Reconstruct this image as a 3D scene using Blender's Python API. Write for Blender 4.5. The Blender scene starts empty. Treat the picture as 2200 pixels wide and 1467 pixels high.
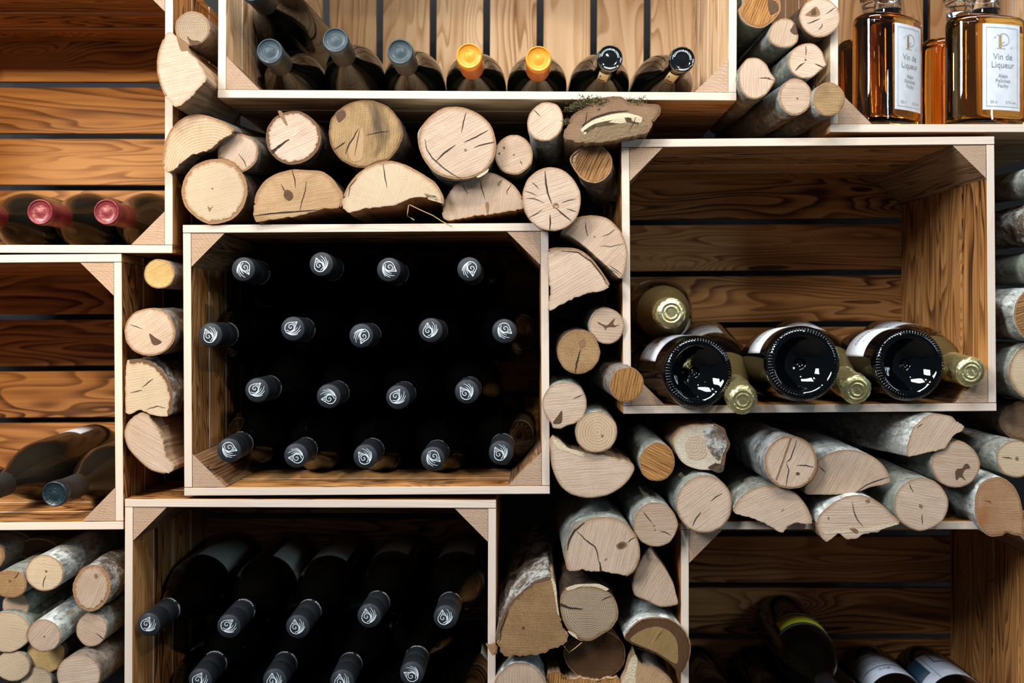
import bpy, bmesh, math, random
from mathutils import Vector, Matrix, noise

# ------------------------------------------------------------------ camera, world, lights, exposure
SC = bpy.context.scene
COL = SC.collection
F = 2332.0          # focal length in pixels of the 2200 px wide frame
D = 1.31            # camera to the plane of the crate fronts
VX, VY = 1130.0, 700.0
ZC = 1.50

cd = bpy.data.cameras.new('camera')
cam = bpy.data.objects.new('camera', cd)
COL.objects.link(cam)
cam.location = (0, -D, ZC)
cam.rotation_euler = (math.pi / 2, 0, 0)
cd.sensor_width = 36.0
cd.lens = F / 2200 * 36.0
cd.shift_x = (1100 - VX) / 2200
cd.shift_y = -(733.5 - VY) / 2200
cd.clip_start = 0.02
cd.dof.use_dof = True
cd.dof.focus_distance = D + 0.01
cd.dof.aperture_fstop = 4.0
SC.camera = cam

SC.view_settings.view_transform = 'Standard'
SC.view_settings.look = 'None'
SC.view_settings.gamma = 1.0
SC.view_settings.use_curve_mapping = False
SC.view_settings.exposure = 0.0

W = bpy.data.worlds.new('world')
SC.world = W
W.use_nodes = True
W.node_tree.nodes['Background'].inputs[0].default_value = (0.62, 0.74, 1.0, 1)
W.node_tree.nodes['Background'].inputs[1].default_value = 0.085


def area(name, loc, target, sx, sy, power, color, spread=math.pi):
    ld = bpy.data.lights.new(name, 'AREA')
    ld.shape = 'RECTANGLE'
    ld.size, ld.size_y = sx, sy
    ld.energy = power
    ld.color = color
    ld.spread = spread
    o = bpy.data.objects.new(name, ld)
    COL.objects.link(o)
    o.location = loc
    o.rotation_euler = (Vector(target) - Vector(loc)).to_track_quat('-Z', 'Y').to_euler()
    return o


def spot(name, loc, target, power, color, size, radius, blend=0.6):
    ld = bpy.data.lights.new(name, 'SPOT')
    ld.energy = power
    ld.color = color
    ld.spot_size = math.radians(size)
    ld.spot_blend = blend
    ld.shadow_soft_size = radius
    o = bpy.data.objects.new(name, ld)
    COL.objects.link(o)
    o.location = loc
    o.rotation_euler = (Vector(target) - Vector(loc)).to_track_quat('-Z', 'Y').to_euler()
    return o


area('window_light', (-1.5, -1.55, ZC + 1.2), (-0.25, 0, ZC + 0.1), 0.55, 0.85, 64, (0.93, 0.96, 1.0))
area('side_window_light', (1.9, -1.7, ZC + 0.5), (0.1, 0, ZC - 0.1), 0.12, 0.6, 9, (0.62, 0.85, 1.0))
area('skylight', (0.25, -0.75, ZC + 1.45), (0.25, 0.0, ZC - 0.25), 1.0, 0.3, 27, (0.86, 0.94, 1.0))
spot('warm_spot', (-0.42, -0.75, ZC + 1.35), (-0.25, 0, ZC + 0.1), 42, (1.0, 0.82, 0.60), 75, 0.03)
spot('warm_spot', (-1.0, -1.15, ZC + 0.60), (-0.80, 0.25, ZC + 0.06), 60, (1.0, 0.72, 0.38), 46, 0.03)
spot('warm_spot', (0.75, -1.15, ZC + 1.15), (0.45, 0, ZC + 0.02), 25, (1.0, 0.85, 0.66), 75, 0.03)
spot('warm_spot', (0.0, -1.35, ZC + 0.95), (0.0, 0.3, ZC + 0.42), 24, (1.0, 0.90, 0.74), 42, 0.05)  # added fill to brighten the wide top crate's back; no ceiling lamp there


def P(px, py, y=0.0):
    d = (D + y) / F
    return Vector(((px - VX) * d, y, ZC + (VY - py) * d))


def ray(px, py):
    return Vector(((px - VX) / F, 1.0, (VY - py) / F))


CAM = Vector((0, -D, ZC))


def hit(px, py, p0, n):
    r = ray(px, py)
    t = (p0 - CAM).dot(n) / r.dot(n)
    return CAM + r * t


# ------------------------------------------------------------------ tagging
def tag(o, label, cat, group=None, kind=None):
    if label: o['label'] = label
    if cat: o['category'] = cat
    if group: o['group'] = group
    if kind: o['kind'] = kind
    return o


def empty(name, loc, label, cat, group=None):
    o = bpy.data.objects.new(name, None)
    COL.objects.link(o)
    o.location = loc
    o.empty_display_size = 0.03
    return tag(o, label, cat, group)


class MB:
    def __init__(s):
        s.v, s.f, s.m, s.uv, s.sm = [], [], [], [], []

    def face(s, idx, mat=0, uv=None, smooth=False):
        s.f.append(tuple(idx)); s.m.append(mat)
        s.uv.append(uv or [(0, 0)] * len(idx)); s.sm.append(smooth)

    def build(s, name, mats, parent=None, loc=None, bevel=0):
        me = bpy.data.meshes.new(name)
        me.from_pydata([tuple(p) for p in s.v], [], s.f)
        for m in mats: me.materials.append(m)
        me.polygons.foreach_set('material_index', s.m)
        me.polygons.foreach_set('use_smooth', s.sm)
        ul = me.uv_layers.new(name='UVMap')
        flat = []
        for u in s.uv:
            for a in u: flat += [a[0], a[1]]
        ul.data.foreach_set('uv', flat)
        me.update()
        me.validate()
        o = bpy.data.objects.new(name, me)
        COL.objects.link(o)
        if parent: o.parent = parent
        if loc is not None: o.location = loc
        if bevel:
            b = o.modifiers.new('bevel', 'BEVEL')
            b.width = bevel; b.segments = 2; b.limit_method = 'ANGLE'; b.angle_limit = math.radians(50)
        return o


# ------------------------------------------------------------------ materials
def nodes(name):
    m = bpy.data.materials.new(name)
    m.use_nodes = True
    nt = m.node_tree
    b = nt.nodes['Principled BSDF']
    return m, nt, b


class G:
    """tiny node-graph helper"""
    def __init__(s, nt): s.nt = nt

    def n(s, typ, **kw):
        x = s.nt.nodes.new(typ)
        for k, v in kw.items(): setattr(x, k, v)
        return x

    def put(s, sock, v):
        if hasattr(v, 'links') or isinstance(v, bpy.types.NodeSocket):
            s.nt.links.new(v, sock)
        else:
            sock.default_value = v

    def math(s, op, a, b=0.0, c=None, clamp=False):
        x = s.n('ShaderNodeMath', operation=op, use_clamp=clamp)
        s.put(x.inputs[0], a); s.put(x.inputs[1], b)
        if c is not None: s.put(x.inputs[2], c)
        return x.outputs[0]

    def vmath(s, op, a, b):
        x = s.n('ShaderNodeVectorMath', operation=op)
        s.put(x.inputs[0], a); s.put(x.inputs[1], b)
        return x.outputs[0]

    def map(s, v, scale=(1, 1, 1), loc=(0, 0, 0), rot=(0, 0, 0)):
        x = s.n('ShaderNodeMapping')
        s.put(x.inputs[0], v)
        s.put(x.inputs['Scale'], scale); s.put(x.inputs['Location'], loc); s.put(x.inputs['Rotation'], rot)
        return x.outputs[0]

    def noise(s, v, scale=5, detail=3, rough=0.5, dist=0.0, col=False):
        x = s.n('ShaderNodeTexNoise')
        s.put(x.inputs['Vector'], v); x.inputs['Scale'].default_value = scale
        x.inputs['Detail'].default_value = detail; x.inputs['Roughness'].default_value = rough
        x.inputs['Distortion'].default_value = dist
        return x.outputs['Color' if col else 'Fac']

    def ramp(s, fac, stops, interp='LINEAR'):
        x = s.n('ShaderNodeValToRGB')
        cr = x.color_ramp; cr.interpolation = interp
        while len(cr.elements) < len(stops): cr.elements.new(0.5)
        for e, (p, c) in zip(cr.elements, stops):
            e.position = p
            e.color = (c[0], c[1], c[2], 1) if not isinstance(c, (int, float)) else (c, c, c, 1)
        s.put(x.inputs[0], fac)
        return x.outputs[0]

    def mix(s, fac, a, b, mode='MIX'):
        x = s.n('ShaderNodeMix', data_type='RGBA', blend_type=mode)
        s.put(x.inputs[0], fac)
        s.put(x.inputs[6], a if not isinstance(a, tuple) or len(a) == 4 else (*a, 1))
        s.put(x.inputs[7], b if not isinstance(b, tuple) or len(b) == 4 else (*b, 1))
        return x.outputs[2]

    def bump(s, h, strength, dist=0.001):
        x = s.n('ShaderNodeBump')
        x.inputs['Strength'].default_value = strength
        x.inputs['Distance'].default_value = dist
        s.put(x.inputs['Height'], h)
        return x.outputs[0]


def plain(name, col, rough=0.5, metal=0.0, spec=0.5, coat=0.0, bumpy=0.0, bscale=300):
    m, nt, b = nodes(name)
    g = G(nt)
    b.inputs['Base Color'].default_value = (*col, 1)
    b.inputs['Roughness'].default_value = rough
    b.inputs['Metallic'].default_value = metal
    b.inputs['Specular IOR Level'].default_value = spec
    b.inputs['Coat Weight'].default_value = coat
    tc = g.n('ShaderNodeTexCoord').outputs['Object']
    nz = g.noise(tc, bscale * 0.3, 3)
    c = g.mix(nz, tuple(x * 0.82 for x in col), tuple(min(1, x * 1.15) for x in col))
    g.put(b.inputs['Base Color'], c)
    if bumpy:
        g.put(b.inputs['Normal'], g.bump(g.noise(tc, bscale, 3), bumpy, 0.0015))
    return m


def pine(name, pale, mid, dark, contrast=1.0, lines=1.0, rough=0.62, knots=1.0, vs=1.0):
    """plank wood; UV.x runs along the grain, UV.y across it, in metres, with a random offset for every plank"""
    m, nt, b = nodes(name)
    g = G(nt)
    uv = g.map(g.n('ShaderNodeUVMap').outputs[0], (1, vs, 1))
    low = g.noise(g.map(uv, (2.1, 15, 1)), 1.0, 2.0, 0.5, 0.4)
    vo = g.n('ShaderNodeTexVoronoi'); vo.feature = 'F1'
    g.put(vo.inputs['Vector'], g.map(uv, (3.4, 12.0, 1))); vo.inputs['Scale'].default_value = 1.0
    kd = vo.outputs['Distance']
    near = g.ramp(kd, [(0.0, 1.0), (0.38, 0.0)])
    bulge = g.math('MULTIPLY', g.math('POWER', near, 2.2), 0.5 * knots)
    across = g.n('ShaderNodeSeparateXYZ'); g.put(across.inputs[0], uv)
    val = g.math('ADD', low, bulge)
    val = g.math('ADD', val, g.math('MULTIPLY', across.outputs[1], 2.2))
    ringf = g.math('FRACT', g.math('MULTIPLY', val, 19.0 * lines))
    ring = g.ramp(ringf, [(0.0, 0.0), (0.45, 0.25), (0.80, 1.0), (0.90, 1.0), (1.0, 0.0)])
    fine = g.noise(g.map(uv, (9, 700, 1)), 1.0, 2, 0.6)
    streak = g.noise(g.map(uv, (3.0, 90, 1), (5, 2, 0)), 1.0, 2, 0.55)
    tone = g.noise(g.map(uv, (2.6, 12, 1), (3, 7, 0)), 1.0, 2)
    amp = g.ramp(tone, [(0.30, 0.30), (0.60, 1.0)])
    k = g.math('MULTIPLY', g.math('MULTIPLY', ring, amp), 0.80 * contrast)
    k = g.math('ADD', k, g.math('MULTIPLY', g.math('SUBTRACT', fine, 0.5), 0.35))
    k = g.math('ADD', k, g.math('MULTIPLY', g.math('SUBTRACT', streak, 0.45), 0.9 * contrast))
    k = g.math('ADD', k, g.math('MULTIPLY', g.math('SUBTRACT', tone, 0.42), 1.0 * contrast), clamp=True)
    col = g.ramp(k, [(0.0, pale), (0.42, mid), (1.0, dark)])
    knot = g.ramp(kd, [(0.0, 1.0), (0.04, 1.0), (0.09, 0.0)])
    col = g.mix(g.math('MULTIPLY', knot, 0.85 * min(1, knots)), col, tuple(x * 0.5 for x in dark))
    g.put(b.inputs['Base Color'], col)
    b.inputs['Roughness'].default_value = rough
    b.inputs['Specular IOR Level'].default_value = 0.3
    h = g.math('ADD', g.math('MULTIPLY', ring, -0.5), fine)
    g.put(b.inputs['Normal'], g.bump(h, 0.35, 0.0008))
    return m


def endgrain(name, light, dark, ring=0.3, saw=0.5, blotch=0.4, stain=None, fuzzy=0.15, pitch=0.0026):
    """cut end of a log; UV is the cut plane in metres, centred on the pith, rotated to the saw direction"""
    m, nt, b = nodes(name)
    g = G(nt)
    uv = g.n('ShaderNodeUVMap').outputs[0]
    rnd = g.n('ShaderNodeObjectInfo').outputs['Random']
    off = g.n('ShaderNodeCombineXYZ')
    g.put(off.inputs[2], g.math('MULTIPLY', rnd, 40.0))
    v = g.vmath('ADD', uv, off.outputs[0])
    wob = g.noise(v, 22, 2, 0.5, col=True)
    wv = g.vmath('ADD', uv, g.vmath('MULTIPLY', g.vmath('SUBTRACT', wob, (0.5, 0.5, 0.5)), (0.012, 0.012, 0)))
    ln = g.n('ShaderNodeVectorMath', operation='LENGTH'); g.put(ln.inputs[0], wv)
    rr = g.math('SINE', g.math('MULTIPLY', ln.outputs['Value'], 6.283 / pitch))
    rr = g.math('MULTIPLY_ADD', rr, 0.5, 0.5)
    sp = g.n('ShaderNodeSeparateXYZ'); g.put(sp.inputs[0], wv)
    sawn = g.noise(g.map(v, (20, 520, 1)), 1.0, 3.5, 0.7, 0.2)
    sl = g.math('SINE', g.math('MULTIPLY', sp.outputs[1], 6.283 / 0.0031))
    sawv = g.math('ADD', g.math('MULTIPLY', g.math('SUBTRACT', sawn, 0.5), 1.7), g.math('MULTIPLY', sl, 0.13))
    bl = g.noise(v, 26, 4, 0.6)
    fz = g.noise(v, 900, 3, 0.7)
    k = g.math('ADD', 0.38, g.math('MULTIPLY', sawv, saw * 0.95))
    k = g.math('ADD', k, g.math('MULTIPLY', g.math('SUBTRACT', rr, 0.5), ring))
    k = g.math('ADD', k, g.math('MULTIPLY', g.math('SUBTRACT', bl, 0.5), blotch * 2.0))
    k = g.math('ADD', k, g.math('MULTIPLY', g.math('SUBTRACT', fz, 0.5), fuzzy * 2.5), clamp=True)
    lt = g.mix(rnd, tuple(min(1, c * 1.07) for c in light), tuple(c * 0.88 for c in light))
    x = g.n('ShaderNodeMix', data_type='RGBA')
    g.put(x.inputs[0], k); g.put(x.inputs[6], lt); g.put(x.inputs[7], (*dark, 1))
    col = x.outputs[2]
    at = g.n('ShaderNodeAttribute'); at.attribute_name = 'edge'
    eg = g.math('ADD', at.outputs['Fac'], g.math('MULTIPLY', g.math('SUBTRACT', bl, 0.5), 0.9))
    col = g.mix(g.ramp(eg, [(0.45, 0.0), (1.15, 0.75)]), col, tuple(c * 0.55 for c in (light[0], light[1] * 0.85, light[2] * 0.7)))
    sep = g.n('ShaderNodeSeparateXYZ'); g.put(sep.inputs[0], uv)
    ang = g.math('ARCTAN2', sep.outputs[1], sep.outputs[0])
    rv = g.n('ShaderNodeCombineXYZ'); g.put(rv.inputs[0], g.math('MULTIPLY', ang, 14.0)); g.put(rv.inputs[1], g.math('MULTIPLY', ln.outputs['Value'], 25.0)); g.put(rv.inputs[2], g.math('MULTIPLY', rnd, 20.0))
    ray_ = g.noise(rv.outputs[0], 1.6, 3, 0.7)
    col = g.mix(g.ramp(ray_, [(0.50, 0.0), (0.80, 0.42)]), col, dark)
    if stain:
        st = g.noise(v, 13, 3, 0.6, 0.6)
        col = g.mix(g.ramp(st, [(0.48, 0.0), (0.62, 0.85)]), col, stain)
    g.put(b.inputs['Base Color'], col)
    b.inputs['Roughness'].default_value = 0.8
    b.inputs['Specular IOR Level'].default_value = 0.15
    h = g.math('ADD', g.math('MULTIPLY', sawv, -0.6), g.math('MULTIPLY', fz, 0.6 + fuzzy * 3))
    g.put(b.inputs['Normal'], g.bump(h, 0.45, 0.0008))
    return m


def bark_mat(name, base, dark, pale, patch=0.5, rough_h=0.002, stretch=(1, 1), scale=1.0, hs=0.6, green=None):
    m, nt, b = nodes(name)
    g = G(nt)
    uv = g.n('ShaderNodeUVMap').outputs[0]
    rnd = g.n('ShaderNodeObjectInfo').outputs['Random']
    off = g.n('ShaderNodeCombineXYZ'); g.put(off.inputs[2], g.math('MULTIPLY', rnd, 55.0))
    v = g.map(g.vmath('ADD', uv, off.outputs[0]), (stretch[0], stretch[1], 1))
    n1 = g.noise(v, 26 * scale, 8, 0.70, 0.15)
    n2 = g.noise(v, 150 * scale, 6, 0.75, 0.2)
    n3 = g.noise(g.map(v, (1, 1, 1), (4, 9, 2)), 42 * scale, 9, 0.72, 0.35)
    col = g.mix(g.ramp(n1, [(0.36, 0.0), (0.60, 1.0)]), dark, base)
    lo = 0.66 - 0.26 * patch
    col = g.mix(g.ramp(n3, [(lo, 0.0), (lo + 0.07, 0.8)]), col, pale)
    col = g.mix(g.ramp(n2, [(0.36, 0.85), (0.50, 0.0)]), col, tuple(c * 0.5 for c in dark))
    lent = g.noise(g.map(v, (520, 60, 1), (2, 3, 4)), 1.0, 3, 0.6)
    col = g.mix(g.ramp(lent, [(0.60, 0.0), (0.72, 0.6)]), col, tuple(c * 0.6 for c in dark))
    if green:
        n4 = g.noise(g.map(v, (1, 1, 1), (8, 1, 5)), 14 * scale, 5)
        col = g.mix(g.ramp(n4, [(0.5, 0.0), (0.66, 0.6)]), col, green)
    g.put(b.inputs['Base Color'], col)
    b.inputs['Roughness'].default_value = 0.78
    b.inputs['Specular IOR Level'].default_value = 0.25
    h = g.math('ADD', n1, g.math('MULTIPLY', n2, 0.8))
    g.put(b.inputs['Normal'], g.bump(h, hs, rough_h))
    return m


M = {}
M['pine'] = pine('burnt pine', (0.56, 0.275, 0.09), (0.34, 0.14, 0.038), (0.06, 0.019, 0.006))
M['pine_pale'] = pine('light pine', (0.80, 0.56, 0.34), (0.64, 0.39, 0.20), (0.24, 0.105, 0.035), 0.75, 0.7)
M['pine_edge'] = pine('sawn pine edge', (0.64, 0.54, 0.45), (0.56, 0.45, 0.36), (0.36, 0.26, 0.19), 0.22, 0.4, 0.62, 0.0)
M['pine_stripe'] = pine('striped pine', (0.40, 0.23, 0.12), (0.22, 0.11, 0.05), (0.05, 0.022, 0.01), 1.0, 0.7, 0.62, 0.0, 2.4)
M['end_pine'] = endgrain('pine end grain', (0.50, 0.36, 0.26), (0.30, 0.18, 0.11), 0.22, 0.6, 0.25, None, 0.3, 0.004)

M['pale'] = endgrain('pale beech end', (0.60, 0.465, 0.36), (0.35, 0.23, 0.15), 0.12, 0.85, 0.38)
M['pink'] = endgrain('pink beech end', (0.54, 0.41, 0.305), (0.31, 0.195, 0.125), 0.16, 0.85, 0.38)
M['cream'] = endgrain('cream end', (0.61, 0.49, 0.35), (0.36, 0.25, 0.14), 0.22, 0.25, 0.3)
M['tan'] = endgrain('tan end', (0.50, 0.34, 0.19), (0.25, 0.13, 0.055), 0.18, 0.4, 0.55, (0.20, 0.10, 0.04))
M['ringed'] = endgrain('ringed end', (0.60, 0.46, 0.32), (0.34, 0.20, 0.10), 0.5, 0.3, 0.3, None, 0.12, 0.0034)
M['mossy'] = endgrain('mouldy end', (0.44, 0.29, 0.14), (0.14, 0.08, 0.035), 0.25, 0.7, 0.6, (0.055, 0.04, 0.025), 0.2)
M['grey'] = endgrain('weathered end', (0.40, 0.31, 0.21), (0.15, 0.10, 0.065), 0.75, 0.2, 0.3, None, 0.12, 0.0022)
M['fuzzy'] = endgrain('rough sawn end', (0.42, 0.26, 0.125), (0.15, 0.075, 0.028), 0.1, 0.35, 0.5, None, 0.7)
M['golden'] = endgrain('golden end', (0.60, 0.42, 0.18), (0.27, 0.15, 0.045), 0.1, 0.4, 0.45, None, 0.45)
M['brown'] = endgrain('brown end', (0.36, 0.185, 0.07), (0.055, 0.018, 0.007), 0.12, 2.0, 0.4)
M['orange'] = endgrain('orange brown end', (0.46, 0.23, 0.075), (0.12, 0.042, 0.01), 0.12, 1.7, 0.45)
M['olive'] = endgrain('olive heartwood end', (0.34, 0.22, 0.09), (0.15, 0.085, 0.03), 0.15, 0.8, 0.4)
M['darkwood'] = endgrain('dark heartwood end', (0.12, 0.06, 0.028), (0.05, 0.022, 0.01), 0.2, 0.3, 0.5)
M['rusty'] = endgrain('rusty brown end', (0.50, 0.30, 0.17), (0.22, 0.09, 0.035), 0.1, 0.4, 0.6, (0.30, 0.12, 0.04), 0.3)
M['white'] = endgrain('chalky end', (0.68, 0.60, 0.48), (0.30, 0.23, 0.15), 0.1, 0.1, 0.35, None, 0.6)
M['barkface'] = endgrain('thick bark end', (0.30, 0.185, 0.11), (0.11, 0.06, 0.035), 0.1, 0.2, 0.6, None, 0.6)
M['heart'] = endgrain('ringed pale heart', (0.56, 0.44, 0.33), (0.30, 0.20, 0.13), 0.45, 0.1, 0.25, None, 0.2, 0.003)
M['split'] = pine('split wood', (0.42, 0.29, 0.18), (0.33, 0.21, 0.12), (0.14, 0.08, 0.04), 0.6, 1.0, 0.8)

M['b_smooth'] = bark_mat('smooth beech bark', (0.30, 0.315, 0.285), (0.15, 0.145, 0.125), (0.52, 0.57, 0.54), 0.42, 0.0012, (0.8, 1.3), 1.0, 0.4, (0.20, 0.24, 0.19))
M['b_grey'] = bark_mat('grey brown bark', (0.25, 0.21, 0.175), (0.12, 0.09, 0.07), (0.42, 0.41, 0.38), 0.25, 0.0016, (1, 1), 1.0, 0.5)
M['b_dark'] = bark_mat('dark flaky bark', (0.13, 0.085, 0.055), (0.04, 0.025, 0.016), (0.30, 0.27, 0.24), 0.2, 0.0035, (1, 1), 1.3, 0.9)
M['b_lichen'] = bark_mat('lichen covered bark', (0.22, 0.165, 0.13), (0.07, 0.05, 0.035), (0.60, 0.62, 0.59), 0.72, 0.004, (1.0, 1.2), 1.0, 1.0)
M['b_birch'] = bark_mat('streaked white bark', (0.42, 0.43, 0.42), (0.10, 0.10, 0.10), (0.66, 0.67, 0.66), 0.5, 0.002, (1.8, 0.7), 1.4, 0.6)
M['b_pale'] = bark_mat('pale silvery bark', (0.42, 0.45, 0.43), (0.22, 0.22, 0.20), (0.66, 0.70, 0.68), 0.6, 0.0012, (0.7, 1.6), 0.9, 0.4)
M['rim'] = plain('cambium rim', (0.32, 0.17, 0.08), 0.85, bumpy=0.8, bscale=900)
M['rim_dark'] = plain('dark bark rim', (0.15, 0.075, 0.035), 0.9, bumpy=0.9, bscale=900)
M['crack'] = plain('crack', (0.025, 0.015, 0.008), 0.95)
M['knot'] = plain('knot', (0.22, 0.12, 0.055), 0.9, bumpy=0.5)
M['knot_dark'] = plain('dark knot', (0.085, 0.042, 0.02), 0.9, bumpy=0.5)
M['sap'] = plain('pale torn fibre', (0.62, 0.50, 0.34), 0.85, bumpy=0.8, bscale=700)
M['moss'] = plain('moss', (0.085, 0.072, 0.026), 0.95, bumpy=0.8, bscale=900)
M['under'] = plain('torn bark underside', (0.17, 0.115, 0.06), 0.95, bumpy=1.0, bscale=260)
M['straw'] = plain('straw', (0.42, 0.26, 0.11), 0.8)

# ------------------------------------------------------------------ setting: dark wall behind the crates
def box(mb, x0, x1, y0, y1, z0, z1, grain, rnd, edge=1, face_mat=0):
    """plank: grain axis 0/1/2; faces looking to -y (the sawn front) take material `edge`"""
    b = len(mb.v)
    for z in (z0, z1):
        for y in (y0, y1):
            for x in (x0, x1): mb.v.append((x, y, z))
    ou, ov = rnd.uniform(0, 30), rnd.uniform(0, 30)
    for idx, ax, fr in (((0, 1, 5, 4), 1, True), ((3, 2, 6, 7), 1, False), ((0, 4, 6, 2), 0, False),
                        ((1, 3, 7, 5), 0, False), ((4, 5, 7, 6), 2, False), ((0, 2, 3, 1), 2, False)):
        others = [a for a in (0, 1, 2) if a != grain]
        if ax == grain: uvs = [(ou + mb.v[b + i][others[0]], ov + mb.v[b + i][others[1]]) for i in idx]
        else:
            cr = [a for a in others if a != ax][0]
            uvs = [(ou + mb.v[b + i][grain], ov + mb.v[b + i][cr] + (0.37 if ax == others[0] else 0)) for i in idx]
        mb.face([b + i for i in idx], edge if fr else face_mat, uvs)


w = MB()
box(w, -2.2, 2.2, 0.50, 0.60, 0.0, 3.0, 0, random.Random(1), 0)
tag(w.build('wall_back', [plain('dark plaster', (0.012, 0.012, 0.014), 0.9)]), 'dark wall behind the wine shelves', 'wall', kind='structure')
w = MB()
box(w, -2.2, 2.2, -3.2, 0.50, -0.1, 0.0, 0, random.Random(1), 0)
tag(w.build('floor', [plain('dark floor', (0.10, 0.085, 0.07), 0.7)]), 'dark floor in front of the shelves', 'floor', kind='structure')

TH = 0.0097      # board thickness


def crate(label, x0, x1, y0, y1, yf=0.0, rot=0.0, back='h', depth=0.30, pale=False, seed=0, bw=None, plain_sides=False, post_l=0.040):
    rnd = random.Random(seed)
    A, B = P(x0, y1, yf), P(x1, y0, yf)
    wd, ht = B.x - A.x, B.z - A.z
    e = empty('wooden_crate', ((A.x + B.x) / 2, yf, A.z), label, 'crate', 'flamed pine wine crates stacked as shelves')
    # turn about the crate's centre
    c = Vector(((A.x + B.x) / 2, yf, (A.z + B.z) / 2))
    R = Matrix.Rotation(math.radians(rot), 4, 'Y')
    e.location = c + R @ (Vector(e.location) - c)
    e.rotation_euler = (0, math.radians(rot), 0)
    m = M['pine_pale'] if pale else M['pine']
    mats = [m, M['pine_edge']]
    hw = wd / 2
    n = 4
    gap = 0.0045
    pw = (depth - gap * (n - 1)) / n
    for nm in ('top_panel', 'bottom_panel'):
        mb = MB()
        z = (ht - TH, ht) if nm == 'top_panel' else (0, TH)
        for k in range(n):
            y = k * (pw + gap)
            box(mb, -hw, hw, y, y + pw, z[0], z[1], 0, rnd)
        mb.build(nm, mats, e, bevel=0.0007)
    for s in (-1, 1):
        mb = MB()
        xa, xb = (-hw, -hw + TH) if s < 0 else (hw - TH, hw)
        for k in range(n):
            y = k * (pw + gap) + 0.0006
            box(mb, xa, xb, y, y + pw, TH + 0.0003, ht - TH - 0.0003, 2, rnd, 0 if (plain_sides and k) else 1)
        mb.build('side_panel', mats, e, bevel=0.0007)
    mb = MB()
    if back == 'h':
        pit = 0.0765; g = 0.0085
        z = ht
        while z > 0.02:
            za = max(0, z - (pit - g))
            box(mb, -hw, hw, depth + 0.001, depth + 0.001 + TH, za, z, 0, rnd, 0)
            z -= pit
    else:
        pit = bw or 0.0785; g = 0.0105
        x = -hw + (0.0 if not bw else 0)
        while x < hw - 0.02:
            box(mb, x, min(hw, x + pit - g), depth + 0.001, depth + 0.001 + TH, 0, ht, 2, rnd, 0)
            x += pit
    mb.build('back_panel', mats, e, bevel=0.0007)
    L = post_l
    for sx in (-1, 1):
        for sz in (0, 1):
            mb = MB()
            cx = sx * (hw - TH - 0.0004)
            cz = (ht - TH - 0.0006) if sz else TH + 0.0006
            dx = -sx * L; dz = -L if sz else L
            q = [(cx, cz), (cx + dx, cz), (cx, cz + dz)]
            f0, f1 = 0.0012, depth - 0.002
            vs = [(x, f0, z) for x, z in q] + [(x, f1, z) for x, z in q]
            mb.v = vs
            o = rnd.uniform(0, 9)
            uvc = [(o * 0.01 + x, z) for x, z in q]
            cyc = (0, 1, 2) if (sx > 0) != (sz == 1) else (0, 2, 1)
            mb.face(cyc, 1, [(a[0] - cx + 0.03, a[1] - cz + 0.04) for a in [q[i] for i in cyc]])
            mb.face([3 + i for i in reversed(cyc)], 1)
            for i, j in ((0, 1), (1, 2), (2, 0)):
                d = math.hypot(q[i][0] - q[j][0], q[i][1] - q[j][1])
                mb.face((i, j, 3 + j, 3 + i), 0, [(o, o), (o, o + d), (o + 0.3, o + d), (o + 0.3, o)])
            me = mb.build('corner_post', [M['pine_stripe'], M['end_pine']], e)
            bm = bmesh.new(); bm.from_mesh(me.data); bmesh.ops.recalc_face_normals(bm, faces=bm.faces); bm.to_mesh(me.data); bm.free()
    return e


crate('middle crate holding four rows of bottles with swirl-marked black caps', 394, 1180, 481, 1063, 0.0, -0.3, seed=3)
crate('large right crate holding champagne bottles with glass bases turned outward', 1337, 2139, 296, 886, 0.0, -0.45, seed=4, plain_sides=True)
crate('lower crate left of the birch logs, holding labelled black-capped bottles', 267, 1065, 1073, 1655, 0.0, 0.2, seed=5)
crate('bottom right crate holding a yellow-labelled bottle', 1463, 2268, 1120, 1702, 0.0, 0.0, seed=6, plain_sides=True)
crate('wide top crate with upright back slats and seven bottle necks', 469, 1584, -390, 213, -0.004, 0.3, 'v', seed=7, pale=True, bw=0.0793)
crate('top left crate holding bottles with burgundy capsules', -425, 371, -66, 543, 0.0, 0.1, seed=8)
crate('left middle crate holding two bare dark bottles', -528, 263, 548, 1140, 0.0, -0.4, seed=9)
crate('top right crate with upright back slats holding amber liqueur bottles', 1784, 2375, -505, 284, 0.0, 0.0, 'v', seed=10, pale=True, bw=0.0775)

# ------------------------------------------------------------------ logs
def catmull(pts, flags_range, n):
    """closed Catmull-Rom; returns samples (x, y, t) with t the index on the control polygon"""
    k = len(pts)
    per = [math.dist(pts[i], pts[(i + 1) % k]) for i in range(k)]
    tot = sum(per)
    out = []
    for i in range(k):
        m = max(1, round(n * per[i] / tot))
        p0, p1, p2, p3 = pts[i - 1], pts[i], pts[(i + 1) % k], pts[(i + 2) % k]
        for j in range(m):
            u = j / m
            q = []
            for a in (0, 1):
                t0, t1, t2, t3 = p0[a], p1[a], p2[a], p3[a]
                # damped tangents keep corners crisp
                m1, m2 = 0.42 * (t2 - t0), 0.42 * (t3 - t1)
                q.append((2*u**3 - 3*u**2 + 1) * t1 + (u**3 - 2*u**2 + u) * m1 + (-2*u**3 + 3*u**2) * t2 + (u**3 - u**2) * m2)
            out.append((q[0], q[1], i + u))
    return out


def el(cx, cy, rx, ry, rot=0, seed=0, amp=0.022):
    r = random.Random(seed * 7 + int(cx))
    pts = []
    k = 14
    for i in range(k):
        a = 2 * math.pi * i / k
        s = 1 + r.uniform(-amp, amp)
        x, y = rx * s * math.cos(a), ry * s * math.sin(a)
        c, d = math.cos(math.radians(rot)), math.sin(math.radians(rot))
        pts.append((cx + x * c - y * d, cy + x * d + y * c))
    return pts


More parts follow.
